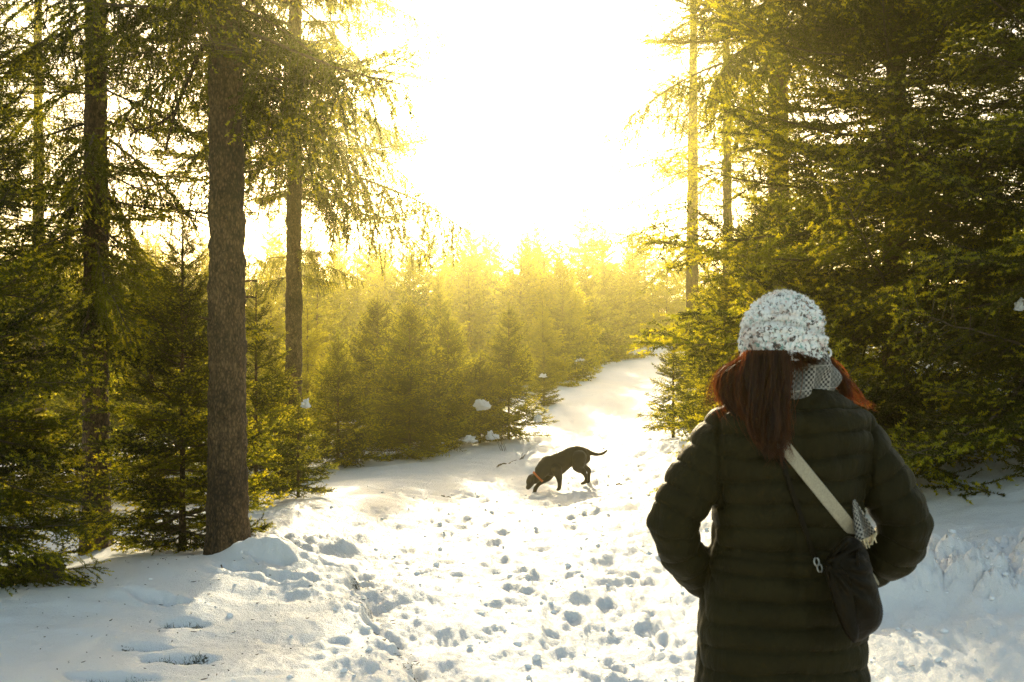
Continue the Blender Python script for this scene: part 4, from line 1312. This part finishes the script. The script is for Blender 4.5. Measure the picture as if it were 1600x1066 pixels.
# ---- hair
def hair_mat():
    m, nt, out = mat('auburn hair')
    d = nt.nodes.new('ShaderNodeBsdfPrincipled'); d.inputs['Roughness'].default_value = .5; d.inputs['Specular IOR Level'].default_value = .25
    at = nt.nodes.new('ShaderNodeAttribute'); at.attribute_name = 'tone'
    c = ramp(nt, at.outputs['Fac'], [(0, (.002, .001, .0005)), (.5, (.010, .0038, .0014)), (1, (.075, .028, .008))])
    nt.links.new(c, d.inputs['Base Color'])
    t = nt.nodes.new('ShaderNodeBsdfTranslucent'); t.inputs[0].default_value = (.35, .09, .015, 1)
    mx = nt.nodes.new('ShaderNodeMixShader'); mx.inputs[0].default_value = .34
    nt.links.new(d.outputs[0], mx.inputs[1]); nt.links.new(t.outputs[0], mx.inputs[2]); nt.links.new(mx.outputs[0], out.inputs[0])
    return m
M_hair = hair_mat()
def strands(rng, guide, rads, n, width, flat=.6, wander=.016, frac=(.8, 1.0), segs=14, up=None):
    """n strands round a guide line; rads = radius of the lock at each guide point"""
    G = np.array(guide); ns = len(G)
    t = np.linspace(0, 1, segs)
    C = np.stack([np.interp(t, np.linspace(0, 1, ns), G[:, k]) for k in range(3)], 1)
    for _ in range(2): C[1:-1] = (C[:-2] + 2 * C[1:-1] + C[2:]) / 4
    rd = np.interp(t, np.linspace(0, 1, ns), rads)
    Vs = []; tone = []
    nc = max(3, n // 22)
    ca = rng.rand(nc) * 2 * PI; cr_ = np.sqrt(rng.rand(nc)); cph = rng.rand(nc, 6) * 6.28; cf = rng.rand(nc); ct = rng.rand(nc)
    for k in range(n):
        c_ = k % nc
        jit = .09 if rng.rand() < .88 else .5
        ox, oy = math.cos(ca[c_]) * cr_[c_] + rng.randn() * jit, (math.sin(ca[c_]) * cr_[c_] + rng.randn() * jit) * flat
        ph = cph[c_] + rng.randn(6) * .35
        f = frac[0] + (frac[1] - frac[0]) * np.clip(cf[c_] + .15 * rng.randn(), 0, 1)
        tq = t * f
        Ck = np.stack([np.interp(tq, t, C[:, q]) for q in range(3)], 1)
        rk = np.interp(tq, t, rd)
        off = np.stack([ox * rk + wander * np.sin(tq * 6 + ph[0]) * (.25 + tq), oy * rk + wander * np.sin(tq * 5 + ph[1]) * tq, wander * .5 * np.sin(tq * 7 + ph[2])], 1)
        p = Ck + off
        wv = width * (.7 + .6 * rng.rand()) * (1 - .75 * t ** 3)
        sdv = np.array([math.cos(ph[3]), math.sin(ph[3]) * .7, 0])
        q = p[:, None] + np.stack([-sdv, sdv])[None] * wv[:, None, None] * .5
        Vs.append(q.reshape(-1, 3)); tone.append(np.full(segs * 2, np.clip(ct[c_] * .7 + .3 * rng.rand(), 0, 1)))
    V = np.concatenate(Vs)
    i = np.arange(segs - 1)
    q1 = np.stack([i * 2, i * 2 + 1, i * 2 + 3, i * 2 + 2], 1)
    Q = (q1[None] + (np.arange(n) * segs * 2)[:, None, None]).reshape(-1, 4)
    return V, Q, np.concatenate(tone)
rh = np.random.RandomState(12)
HV = []; HQ = []; HT = []; hn = 0
def lock(*a, **k):
    global hn
    V, Q, T = strands(rh, *a, **k)
    HV.append(V); HQ.append(Q + hn); HT.append(T); hn += len(V)
# the gathered tail, left of the nape
lock([PW(1200, 552, -.105), PW(1200, 585, -.125), PW(1199, 620, -.140), PW(1200, 655, -.152), PW(1205, 690, -.155), PW(1212, 715, -.152)], [.048, .054, .052, .044, .034, .020], 1900, .0016, flat=.45, frac=(.62, 1.0))
lock([PW(1180, 552, -.09), PW(1170, 585, -.11), PW(1172, 620, -.13), PW(1182, 655, -.145), PW(1194, 690, -.15)], [.030, .034, .030, .022, .012], 700, .0016, flat=.6, frac=(.7, 1))
lock([PW(1216, 552, -.105), PW(1222, 585, -.12), PW(1221, 625, -.135), PW(1216, 670, -.15), PW(1222, 700, -.15)], [.022, .024, .024, .02, .012], 420, .0015, flat=.6)
# left side swinging out
lock([PW(1172, 556, -.06), PW(1150, 570, -.05), PW(1133, 588, -.03), PW(1129, 610, -.02), PW(1140, 636, -.03), PW(1155, 650, -.06)], [.016, .022, .024, .024, .020, .012], 900, .0016, flat=1.2, wander=.008, frac=(.6, 1))
lock([PW(1185, 558, -.09), PW(1160, 580, -.08), PW(1150, 605, -.07), PW(1154, 632, -.08), PW(1165, 655, -.11)], [.022, .030, .032, .026, .012], 900, .0016, flat=.8, wander=.008, frac=(.7, 1))
lock([PW(1168, 560, -.03), PW(1140, 575, -.02), PW(1122, 592, -.0), PW(1121, 612, .01), PW(1126, 628, .0)], [.010, .012, .010, .012, .010], 110, .0012, flat=1.2, wander=.012, frac=(.6, 1))
for q_ in range(6):
    ox_ = rh.uniform(-26, 10); lock([PW(1172 + ox_ * .4, 562, -.06), PW(1150 + ox_, 590, -.07), PW(1146 + ox_ * 1.1, 625, -.08), PW(1160 + ox_, 662, -.10), PW(1172 + ox_ * .8, 690, -.12)], [.010, .020, .024, .026, .022], 16, .0011, flat=1.0, wander=.022, frac=(.55, 1))
for q_ in range(5):
    ox_ = rh.uniform(-18, 16); lock([PW(1205 + ox_, 600, -.14), PW(1206 + ox_, 660, -.155), PW(1212 + ox_ * 1.3, 705, -.158), PW(1216 + ox_ * 1.6, 732, -.155)], [.014, .018, .016, .012], 26, .0011, flat=.5, wander=.014, frac=(.7, 1))
# right side, thin and lit through
lock([PW(1284, 556, -.0), PW(1300, 572, .01), PW(1311, 594, .02), PW(1322, 616, .02), PW(1336, 634, .03)], [.008, .014, .018, .018, .012], 520, .0014, flat=1.5, wander=.010, frac=(.6, 1))
lock([PW(1290, 566, .02), PW(1312, 588, .03), PW(1326, 608, .03), PW(1342, 628, .04), PW(1362, 640, .05)], [.006, .010, .012, .012, .012], 160, .0012, flat=1.5, wander=.014, frac=(.6, 1))
lock([PW(1240, 555, -.108), PW(1262, 560, -.104), PW(1278, 566, -.08), PW(1288, 578, -.05)], [.008, .006, .006, .006], 260, .0014, flat=.5)
# cap of hair under the hat edge
for k in range(26):
    a = -PI * (k + .5) / 26
    lock([(hc[0] + .088 * math.cos(a), PY + .01 + .10 * math.sin(a), hc[2] + .0), (hc[0] + .092 * math.cos(a), PY + .01 + .104 * math.sin(a), hc[2] - .05), (hc[0] + .078 * math.cos(a) - .01, PY + .005 + .09 * math.sin(a), hc[2] - .085 - .01 * math.cos(a))],
         [.010, .010, .008], 60, .0016, flat=1)
V = np.concatenate(HV); tone = np.concatenate(HT)
me_ = mesh_np('hair', V - np.array(P0), np.concatenate(HQ), [M_hair], smooth=True)
at = me_.attributes.new('tone', 'FLOAT', 'POINT'); at.data.foreach_set('value', tone.astype(np.float32))
obj('hair', me_, person)

# ------------------------------------------------------------------ shoulder bag
BZ = PW(1335, 930, -.20)
bag = empty('shoulder_bag', tuple(BZ))
tag(bag, 'slouchy dark leather shoulder bag hanging on the right hip from a pale strap', 'bag')
M_leather = simple('black leather', (.0075, .0052, .0016), .5, nscale=12, var=.4, bscale=30, bdist=.006, spec=.10)
M_strap = simple('pale strap webbing', (.34, .30, .21), .85, nscale=220, var=.18, bscale=300, bdist=.002)
M_metal = simple('nickel clasp', (.35, .33, .28), .35, metallic=1.0)
outl = [(1298,868),(1318,858),(1338,858),(1352,868),(1361,884),(1367,905),(1374,928),(1380,950),(1378,968),(1370,984),(1358,994),(1349,1000),(1341,1003),(1333,1003),(1324,994),(1314,976),(1304,948),(1296,918),(1288,895),(1287,880)]
def closed_smooth(pts, n):
    P = np.array(pts, dtype=float); m = len(P)
    t = np.arange(n) / n * m; o = []
    for q in t:
        i = int(q); f = q - i
        p0, p1, p2, p3 = P[(i - 1) % m], P[i % m], P[(i + 1) % m], P[(i + 2) % m]
        o.append(.5 * (2 * p1 + (p2 - p0) * f + (2 * p0 - 5 * p1 + 4 * p2 - p3) * f * f + (3 * p1 - p0 - 3 * p2 + p3) * f ** 3))
    return np.array(o)
def pouch(outline, dy, thick, seed, wr=.006, k=72):
    O = closed_smooth(outline, k); c = O.mean(0)
    rings = []
    for s in (-1, 1):
        rr2 = np.linspace(0.02, 1, 16) if s < 0 else np.linspace(.97, .02, 15)
        for q in rr2:
            px_ = c[0] + (O[:, 0] - c[0]) * q; py_ = c[1] + (O[:, 1] - c[1]) * q
            d = thick * (1 - q ** 2.4) ** .6
            rings.append(np.array([PW(a, b, dy + s * d) for a, b in zip(px_, py_)]))
    V, Q, T = loft(rings)
    # creases fan out from the ring at the upper left
    o_ = PW(1290, 880, dy)
    ang = np.arctan2(V[:, 2] - o_[2], V[:, 0] - o_[0]); rad = np.hypot(V[:, 2] - o_[2], V[:, 0] - o_[0])
    cre = np.sin(ang * 17 + 2 * n3(V, 12, seed)) * np.exp(-rad / .09)
    V = V.copy(); V[:, 1] += wr * 2.6 * cre + wr * n3(V, 16, seed + 1) + wr * .5 * n3(V, 40, seed + 2)
    return V, Q, T
V, Q, T = pouch(outl, -.205, .040, 5)
obj('bag_body', mesh_np('bag_body', V - BZ, [Q, T], [M_leather], smooth=True), bag)
V, Q, T = pouch([(1290,884),(1312,886),(1328,905),(1337,940),(1342,975),(1341,1000),(1333,1004),(1322,990),(1310,960),(1300,930),(1292,905)], -.235, .016, 9, .004)
obj('front_flap', mesh_np('front_flap', V - BZ, [Q, T], [M_leather], smooth=True), bag)
V, Q, T = pouch([(1296,872),(1310,848),(1325,838),(1345,846),(1356,866),(1360,888),(1335,890),(1310,888)], -.195, .028, 13, .005)
obj('bag_top', mesh_np('bag_top', V - BZ, [Q, T], [M_leather], smooth=True), bag)
def ribbon(pts, w, thick, m, name, parent, origin, nrm=None):
    P = np.array(pts); n = len(P)
    for _ in range(3): P[1:-1] = (P[:-2] + 2 * P[1:-1] + P[2:]) / 4
    T = np.gradient(P, axis=0); T /= np.linalg.norm(T, axis=1, keepdims=True)
    Nn = np.tile(np.array([0, -1.0, 0]), (n, 1)) if nrm is None else np.array(nrm)
    Nn = Nn - T * (Nn * T).sum(1, keepdims=True); Nn /= np.linalg.norm(Nn, axis=1, keepdims=True)
    S = np.cross(T, Nn)
    ww = np.array(w) if np.ndim(w) else np.full(n, w)
    rings = [np.array([P[i] + S[i] * ww[i] / 2 * a + Nn[i] * thick / 2 * b for a, b in [(-1, -.6), (-.9, 1), (0, 1.2), (.9, 1), (1, -.6), (.9, -1), (-.9, -1)]]) for i in range(n)]
    V, Q, Tt = loft(rings)
    return obj(name, mesh_np(name, V - np.array(origin), [Q, Tt], [m], smooth=False), parent)
pts = []; nr_ = []
def strap_pt(px, py, lift=.006):
    p = on_coat(px, py, lift)
    return p if p is not None else PW(px, py, -.14)
line = [(1172, 640), (1190, 657), (1206, 674), (1222, 693)] + [(1222 + (1343 - 1222) * q, 693 + (842 - 693) * q) for q in np.linspace(.08, 1, 14)]
pts = [strap_pt(*a, lift=.009) for a in line]
# over the shoulder and down the front to the other side of the bag
fr = [PW(1160, 630, -.05), PW(1158, 628, .02), PW(1170, 650, .12), PW(1220, 720, .165), PW(1290, 800, .17), PW(1345, 870, .12), PW(1366, 900, .0), PW(1368, 905, -.12)]
allp = list(reversed([np.array(p) for p in fr]))[:-1] + pts
nrm = [np.array([(p[0] - px0) * 1.2, p[1] - PY, .05]) for p in allp]
ribbon(pts, .034, .004, M_strap, 'strap', bag, BZ)
tt = np.linspace(0, 1, 40); frP = np.array(list(reversed(fr)) + [pts[0]]); src = np.linspace(0, 1, len(frP))
frd = np.stack([np.interp(tt, src, frP[:, k]) for k in range(3)], 1)
ribbon(frd, .034, .004, M_strap, 'strap_front', bag, BZ, [np.array([(p[0] - px0), (p[1] - PY) * 1.5, .15]) for p in frd])
# lower end of the pale strap turns into a leather tab
tabp = [strap_pt(1337, 836, .012), strap_pt(1342, 846, .016), strap_pt(1343, 856, .03), PW(1342, 866, -.21), PW(1340, 876, -.235)]
ribbon(tabp, .036, .006, M_leather, 'strap_tab', bag, BZ)
dl = [(1216, 702), (1222, 722), (1230, 745), (1238, 768), (1246, 792), (1254, 815), (1262, 838), (1269, 858), (1275, 876)]
ribbon([strap_pt(*a, lift=.008) for a in dl], .013, .004, M_leather, 'thin_strap', bag, BZ)
# clasp rings
for (px_, py_) in [(1276, 878), (1281, 888)]:
    c = PW(px_, py_, -.19); a_ = np.arange(20) / 20 * 2 * PI
    lpz = np.stack([c[0] + .006 * np.cos(a_), c[1] + .004 * np.sin(a_), c[2] + .009 * np.sin(a_)], 1)
    lpz = np.vstack([lpz, lpz[:2]])
    v_, q_ = tube(lpz, np.full(22, .0024), 8)
    obj('clasp_ring', mesh_np('clasp_ring', v_ - BZ, q_, [M_metal], smooth=True), bag)

# ------------------------------------------------------------------ the dog
DY = 14.0
def D(zx, zy, w_=0.0):
    px = 780 + zx / 7.27; py = 670 + zy / 7.27
    Y = DY + (zx - 700) / 807.0 * .22 + w_
    return W(px, py, Y)
dshape = []
# trunk: deep chest, tucked belly
dshape.append(limb([D(470, 475), D(530, 430), D(600, 415), D(690, 385), D(780, 330), D(860, 290), D(930, 300), D(968, 335)],
                   [.085, .122, .142, .150, .128, .118, .120, .085], flat=[.72, .70, .66, .66, .72, .78, .76, .8], axis=(0, 1, 0), k=28))
dshape.append(limb([D(560, 450), D(640, 460), D(700, 430)], [.10, .105, .10], flat=[.7, .7, .7]))
# neck and head
dshape.append(limb([D(560, 400), D(500, 470), D(450, 530), D(410, 565)], [.120, .098, .080, .074], flat=[.75, .8, .85, .9]))
dshape.append(limb([D(415, 560), D(375, 575), D(352, 612)], [.068, .075, .062], flat=[.85, .85, .82]))
dshape.append(limb([D(362, 610), D(345, 642), D(328, 668)], [.050, .042, .034], flat=[.85, .8, .8]))
# drop ears
for s in (-1, 1):
    dshape.append(limb([D(392, 535, s * .055), D(375, 560, s * .075), D(372, 600, s * .078), D(385, 622, s * .075)], [.018, .030, .030, .014], flat=[.5, .4, .4, .4]))
# tail
dshape.append(limb([D(950, 250), D(1000, 262), D(1050, 280), D(1100, 292), D(1150, 290), D(1190, 272), D(1228, 244)], [.055, .040, .030, .025, .022, .018, .010]))
# near fore leg, straight under the shoulder
dshape.append(limb([D(650, 460, -.09), D(668, 520, -.09), D(682, 570, -.09), D(686, 620, -.09), D(684, 665, -.09)], [.078, .058, .040, .031, .028]))
dshape.append(limb([D(686, 672, -.09), D(672, 688, -.10), D(660, 694, -.10)], [.028, .028, .020]))
# far fore leg, reaching forward
dshape.append(limb([D(590, 480, .08), D(560, 555, .08), D(510, 590, .08), D(455, 625, .08), D(418, 665, .07), D(402, 710, .07)], [.075, .052, .036, .030, .028, .025]))
dshape.append(limb([D(404, 712, .07), D(397, 732, .07), D(388, 740, .06)], [.026, .026, .020]))
# near hind leg: knee forward, hock back
dshape.append(limb([D(905, 330, -.08), D(900, 400, -.09), D(890, 440, -.09), D(945, 478, -.09), D(975, 520, -.09), D(990, 560, -.09), D(982, 600, -.09)], [.110, .095, .070, .044, .030, .024, .024]))
dshape.append(limb([D(982, 602, -.09), D(958, 617, -.10), D(935, 623, -.10)], [.026, .026, .018]))
# far hind leg
dshape.append(limb([D(930, 340, .08), D(925, 410, .08), D(950, 440, .08), D(1000, 455, .08), D(1022, 475, .08), D(1018, 530, .08), D(1014, 575, .08)], [.105, .085, .062, .040, .030, .025, .025]))
dshape.append(limb([D(1014, 578, .08), D(1010, 598, .07), D(1002, 603, .06)], [.028, .028, .020]))
dog_me = grow('body', dshape, .009, 5, .5)
V, Nn = get_vn(dog_me)
V = V + Nn * (.003 * n3(V, 30, 4) + .004 * n3(V, 12, 5))[:, None]
M_dog = simple('dark short fur', (.016, .009, .004), .6, sheen=.1, nscale=20, var=.4, bscale=120, bdist=.004)
D0 = tuple(D(690, 640))
set_v(dog_me, V, [M_dog])
dz0 = gz1(D0[0], D0[1])
dog = empty('dog', D0)
tag(dog, 'dark brown dog with an orange collar sniffing the snow, head down', 'dog')
shift_mesh(dog_me, D0)
obj('body', dog_me, dog)
M_collar = simple('orange collar', (.55, .15, .03), .5)
M_eye = simple('dog eye', (.01, .006, .003), .15)
cc = (D(440, 545)); ax_ = D(415, 565) - D(480, 500); ax_ /= np.linalg.norm(ax_)
B = np.array([0, 1.0, 0]); A = np.cross(ax_, B); A /= np.linalg.norm(A)
rg = []
for (o_, r_) in [(-.014, .088), (-.014, .096), (.014, .094), (.014, .086)]:
    a_ = np.arange(32) / 32 * 2 * PI
    rg.append(cc + ax_ * o_ + r_ * (np.cos(a_)[:, None] * A * 1.02 + np.sin(a_)[:, None] * B * .88))
rg.append(rg[0])
v_, q_, t_ = loft(rg, cap=False)
obj('collar', mesh_np('collar', v_ - np.array(D0), q_, [M_collar], smooth=False), dog)
for s in (-1, 1):
    v_, q_, t_ = ell(D(352, 592, s * .052), (.009, .009, .009), 10, 8)
    obj('eye', mesh_np('eye', v_ - np.array(D0), [q_, t_], [M_eye], smooth=True), dog)
v_, q_, t_ = ell(D(318, 676), (.016, .018, .013), 12, 8)
obj('nose', mesh_np('nose', v_ - np.array(D0), [q_, t_], [M_eye], smooth=True), dog)
print('dog feet', [round(float(D(a, b)[2] - gz1(D(a, b, c)[0], D(a, b, c)[1])), 3) for a, b, c in [(672, 700, -.09), (398, 742, .07), (950, 628, -.09), (1010, 607, .08)]])
# ------------------------------------------------------------------ small things on the snow and in the trees
def blob(c, r, seed, amp=.25, k=28, m=18, flat_bottom=True):
    V, Q, T = ell(np.zeros(3), (1, 1, 1), k, m)
    n = n3(V + seed * .37, 1.9, seed) * amp + n3(V @ np.array([[.8, .6, 0], [-.6, .8, 0], [0, 0, 1]]), 4.5, seed + 1) * amp * .6 + n3(V, 11, seed + 2) * amp * .35
    V = V * (1 + n)[:, None]
    if flat_bottom: V[:, 2] = np.where(V[:, 2] < -.2, -.2 + (V[:, 2] + .2) * .35, V[:, 2])
    return V * np.array(r), Q, T
def snow_lump(px, py, Y, r, label, seed):
    c = W(px, py, Y)
    r = tuple(a * (1.0 if seed == 900 else .62) for a in r)
    V, Q, T = blob(c, r, seed, .55, 40, 28)
    o = obj('snow_lump', mesh_np('snow_lump', V, [Q, T], [M_snowlump], smooth=True))
    o.location = c
    tag(o, label, 'snow lump', 'lumps of old snow caught on the spruces')
for k, a in enumerate([
    (754, 636, 19.4, (.15, .11, .12), 'largest snow lump, lodged on the boughs just above and left of the dog'),
    (735, 688, 18.6, (.20, .14, .11), 'snow caught on the lowest bough at the snow edge, below the largest lump'),
    (768, 684, 19.2, (.16, .12, .15), 'snow pile against the foot of the pointed spruce'),
    (840, 656, 20.4, (.10, .10, .14), 'small upright snow lump at the right foot of the pointed spruce'),
    (848, 588, 26.0, (.13, .10, .10), 'snow lump low on the spruce at the path bend'),
    (478, 634, 11.7, (.07, .06, .10), 'snow cap on the sapling beside the slim hazy trunk'),
    (905, 570, 38.0, (.30, .25, .34), 'snow heap at the left side of the far path'),
    (1592, 480, 8.3, (.06, .06, .09), 'snow lump in the dark boughs at the right edge'),
    ]):
    snow_lump(*a, 900 + k)

# litter: needles, scales and twig bits lying on the snow
rl = np.random.RandomState(21)
M_litter = simple('dark litter', (.03, .022, .014), .9)
xs = []; ys = []
for k in range(520):
    u_ = rl.rand()
    if u_ < .45:
        p = W(rl.uniform(20, 640), 1, rl.uniform(4.6, 8.5)); xs.append(p[0]); ys.append(p[1])
    elif u_ < .75:
        q = rl.rand(); cxk = np.interp(q, np.linspace(0, 1, len(crack)), crack[:, 0]); cyk = np.interp(q, np.linspace(0, 1, len(crack)), crack[:, 1])
        xs.append(cxk + .05 + rl.randn() * .06); ys.append(cyk)
    else:
        yy = rl.uniform(4.6, 16); xs.append(np.interp(yy, path_pts[:, 1], path_pts[:, 0]) + rl.randn() * 1.3); ys.append(yy)
xs = np.array(xs); ys = np.array(ys); zs_ = gz(xs, ys)
g = Geo()
for x, y, z in zip(xs, ys, zs_):
    L = .004 + .014 * rl.rand() ** 3; a = rl.rand() * PI
    d = np.array([math.cos(a), math.sin(a), rl.randn() * .2]) * L
    p = np.array([x, y, z + .003])
    v_, q_ = tube(np.array([p - d, p, p + d + [0, 0, .002]]), np.array([.6, 1, .5]) * (.001 + .0022 * rl.rand()), 4); g.quads(v_, q_, 0)
tag(obj('forest_litter', g.mesh('forest_litter', [M_litter])), 'needles, bark flakes and twig bits strewn on the snow', 'litter', kind='stuff')

# crumbled snow
M_crumb = M_snowlump
g = Geo()
n_c = 800
yy = 4.5 + 14 * rl.rand(n_c) ** 1.6
xx = np.interp(yy, path_pts[:, 1], path_pts[:, 0]) + rl.randn(n_c) * 1.25
half = rl.rand(n_c) < .22
xx[half] = 2.75 + rl.randn(half.sum()) * .8; yy[half] = 6.0 + rl.randn(half.sum()) * .6
zz = gz(xx, yy)
bv, bq, bt = ell(np.zeros(3), (1, 1, 1), 7, 5)
for k in range(n_c):
    r_ = .005 + .019 * rl.rand() ** 4
    V = bv * (1 + n3(bv, 1.5, k) * .5)[:, None] * (r_ * np.array([1.2, 1, .8])) + [xx[k], yy[k], zz[k] + r_ * .3]
    g.quads(V, bq, 0); g.T.append(bt + g.n - len(V)); g.mt.append(np.zeros(len(bt)))
tag(obj('snow_crumbs', g.mesh('snow_crumbs', [M_crumb], True)), 'crumbled snow lying on the trodden track', 'snow', kind='stuff')

# grass showing in the melted hollows
M_grass = simple('wet grass', (.045, .065, .022), .7, nscale=30, var=.6)
for (px, py, Y, rx, ry), lab in zip(patch, ['patch of dark grass melted out of the snow, farthest of the group lower left', 'patch of dark grass melted out of the snow, leftmost of the upper group', 'widest patch of dark grass in the snow, under the other two', 'patch of dark grass at the very bottom left of the picture']):
    c = W(px, py, Y)
    n_ = 420
    a_ = rl.rand(n_) * 2 * PI; r_ = np.sqrt(rl.rand(n_))
    bx = c[0] + np.cos(a_) * r_ * rx * .75; by = c[1] + np.sin(a_) * r_ * ry * .75
    keep = n2(bx * 14, by * 14, 15) > -.25
    bx = bx[keep]; by = by[keep]; bz = gz(bx, by)
    g = Geo()
    m_ = len(bx)
    h = .012 + .030 * rl.rand(m_) ** 1.5; ln = rl.randn(m_, 2) * .020
    sdv = rl.randn(m_, 2); sdv /= np.linalg.norm(sdv, axis=1, keepdims=True); sdv *= .0016
    b_ = np.stack([bx, by, bz - .004], 1)
    V = np.stack([b_ + np.c_[-sdv, np.zeros(m_)], b_ + np.c_[sdv, np.zeros(m_)], b_ + np.c_[ln, h]], 1).reshape(-1, 3)
    g.tris(V, np.arange(len(V)).reshape(-1, 3), 0)
    tag(obj('grass_patch', g.mesh('grass_patch', [M_grass])), lab, 'grass', kind='stuff')

# dry weeds and sticks standing in the snow
def weed(px, py, Y, h, n_, label, seed, spread=.5, name='dry_weed'):
    X = (px - 800) / F * Y; z = gz1(X, Y)
    r = np.random.RandomState(seed); g = Geo()
    for k in range(n_):
        d = np.array([r.randn() * spread, r.randn() * spread, 1.0]); d /= np.linalg.norm(d)
        p = [np.array([r.randn() * .03, r.randn() * .03, -.02])]
        hh = h * (.5 + .6 * r.rand())
        for q in range(5):
            d = d + r.randn(3) * .18; d /= np.linalg.norm(d); p.append(p[-1] + d * hh / 5)
        v_, q_ = tube(np.array(p), np.linspace(.0035, .0012, 6) * (h / .25) ** .5, 4); g.quads(v_, q_, 0)
        for s_ in range(2):
            i_ = r.randint(2, 5); dd = d + r.randn(3) * .6; dd /= np.linalg.norm(dd)
            v_, q_ = tube(np.array([p[i_], p[i_] + dd * hh * .15, p[i_] + dd * hh * .28]), np.array([.002, .0014, .0008]), 3); g.quads(v_, q_, 0)
    o = obj(name, g.mesh(name, [M_twig])); o.location = (X, Y, z)
    tag(o, label, 'weed')
weed(453, 866, 8.0, .13, 9, 'low bushy dry weed beside the snow mound of the thickest trunk', 1, .9)
weed(788, 700, 19.0, .55, 5, 'thin dry stalks standing on the snow edge left of the dog', 2, .25)
weed(815, 712, 17.8, .30, 4, 'short dry stalks a little nearer the dog', 3, .5)
weed(300, 972, 5.75, .05, 5, 'tiny twig tuft at the dark grass patches', 4, .8)
weed(620, 1040, 5.0, .05, 6, 'tiny dark stalks in the crack of the snow, lower middle', 5, .9)

def stick(p0, p1, r, label, seed):
    p0 = np.array(p0); p1 = np.array(p1); n_ = 9; t_ = np.linspace(0, 1, n_)
    rs = np.random.RandomState(seed)
    P = p0 + (p1 - p0) * t_[:, None] + rs.randn(n_, 3) * .012
    P[:, 2] = gz(P[:, 0], P[:, 1]) + .006 + .01 * np.sin(t_ * 9)
    v_, q_ = tube(P - p0, np.linspace(r, r * .4, n_), 6)
    o = obj('fallen_stick', mesh_np('fallen_stick', v_, q_, [M_twig], smooth=True)); o.location = p0
    tag(o, label, 'stick')
def gpt(px, Y): 
    X = (px - 800) / F * Y; return (X, Y, gz1(X, Y))
stick(gpt(963, 13.5), gpt(976, 13.3), .012, 'short dark stick in the snow right of the dog', 1)
stick(gpt(690, 13.0), gpt(705, 13.0), .012, 'short dark stick on the lit snow left of the dog', 2)
stick(gpt(775, 16.6), gpt(822, 18.4), .014, 'long thin stick lying along the track behind the dog', 3)
stick(gpt(345, 7.0), gpt(360, 6.9), .005, 'tiny stick on the smooth bank below the thickest trunk', 4)

# mossy root stump under the left boughs
c = W(52, 915, 6.9)
M_stump = simple('rotten stump', (.05, .036, .022), .9, nscale=9, var=.6, bscale=30, bdist=.02)
V, Q, T = blob(c, (.22, .16, .12), 31, .5)
o = obj('tree_stump', mesh_np('tree_stump', V, [Q, T], [M_stump], smooth=True)); o.location = (c[0], c[1], gz1(c[0], c[1]) + .02)
tag(o, 'low rotten stump under the dark boughs at the left edge', 'stump')
# broken stubs on the nearest trunk
for k in range(7):
    me_ = deads[k % 4]
rs_ = np.random.RandomState(8)
g = Geo(); v_, q_ = tube(np.array([[0, 0, 0], [.05, 0, .004], [.10, .004, .0]]), np.array([.012, .009, .006]), 6); g.quads(v_, q_, 0)
stub = g.mesh('branch_stub', [M_bark])
for k in range(9):
    h = .9 + 3.4 * rs_.rand(); az = rs_.rand() * 2 * PI
    for tr_, r0_ in ((T1, .132), (T2, .105)):
        o = bpy.data.objects.new('branch_stub', stub); o.parent = tr_
        o.matrix_local = Matrix.Translation((-.004 * h * (tr_ is T1) + math.cos(az + k) * r0_, math.sin(az + k) * r0_, h)) @ Matrix.Rotation(az + k, 4, 'Z') @ Matrix.Rotation(.2 * rs_.randn(), 4, 'Y')
        COL.objects.link(o)
# ------------------------------------------------------------------ haze
me = bpy.data.meshes.new('haze')
x0, x1, y0, y1, z0, z1 = -215, 215, -215, 215, -8, 20.5
me.from_pydata([(x0,y0,z0),(x1,y0,z0),(x1,y1,z0),(x0,y1,z0),(x0,y0,z1),(x1,y0,z1),(x1,y1,z1),(x0,y1,z1)], [],
               [(0,3,2,1),(4,5,6,7),(0,1,5,4),(1,2,6,5),(2,3,7,6),(3,0,4,7)])
hm, nt, out = mat('haze')
pv = nt.nodes.new('ShaderNodeVolumePrincipled')
pv.inputs['Color'].default_value = (*HAZE_COLOR, 1)
pv.inputs['Density'].default_value = HAZE_DENSITY
pv.inputs['Anisotropy'].default_value = HAZE_G
nt.links.new(pv.outputs[0], out.inputs['Volume'])
me.materials.append(hm)
hz = obj('haze', me)
tag(hz, 'golden haze filling the air between the trees', 'haze', kind='stuff')
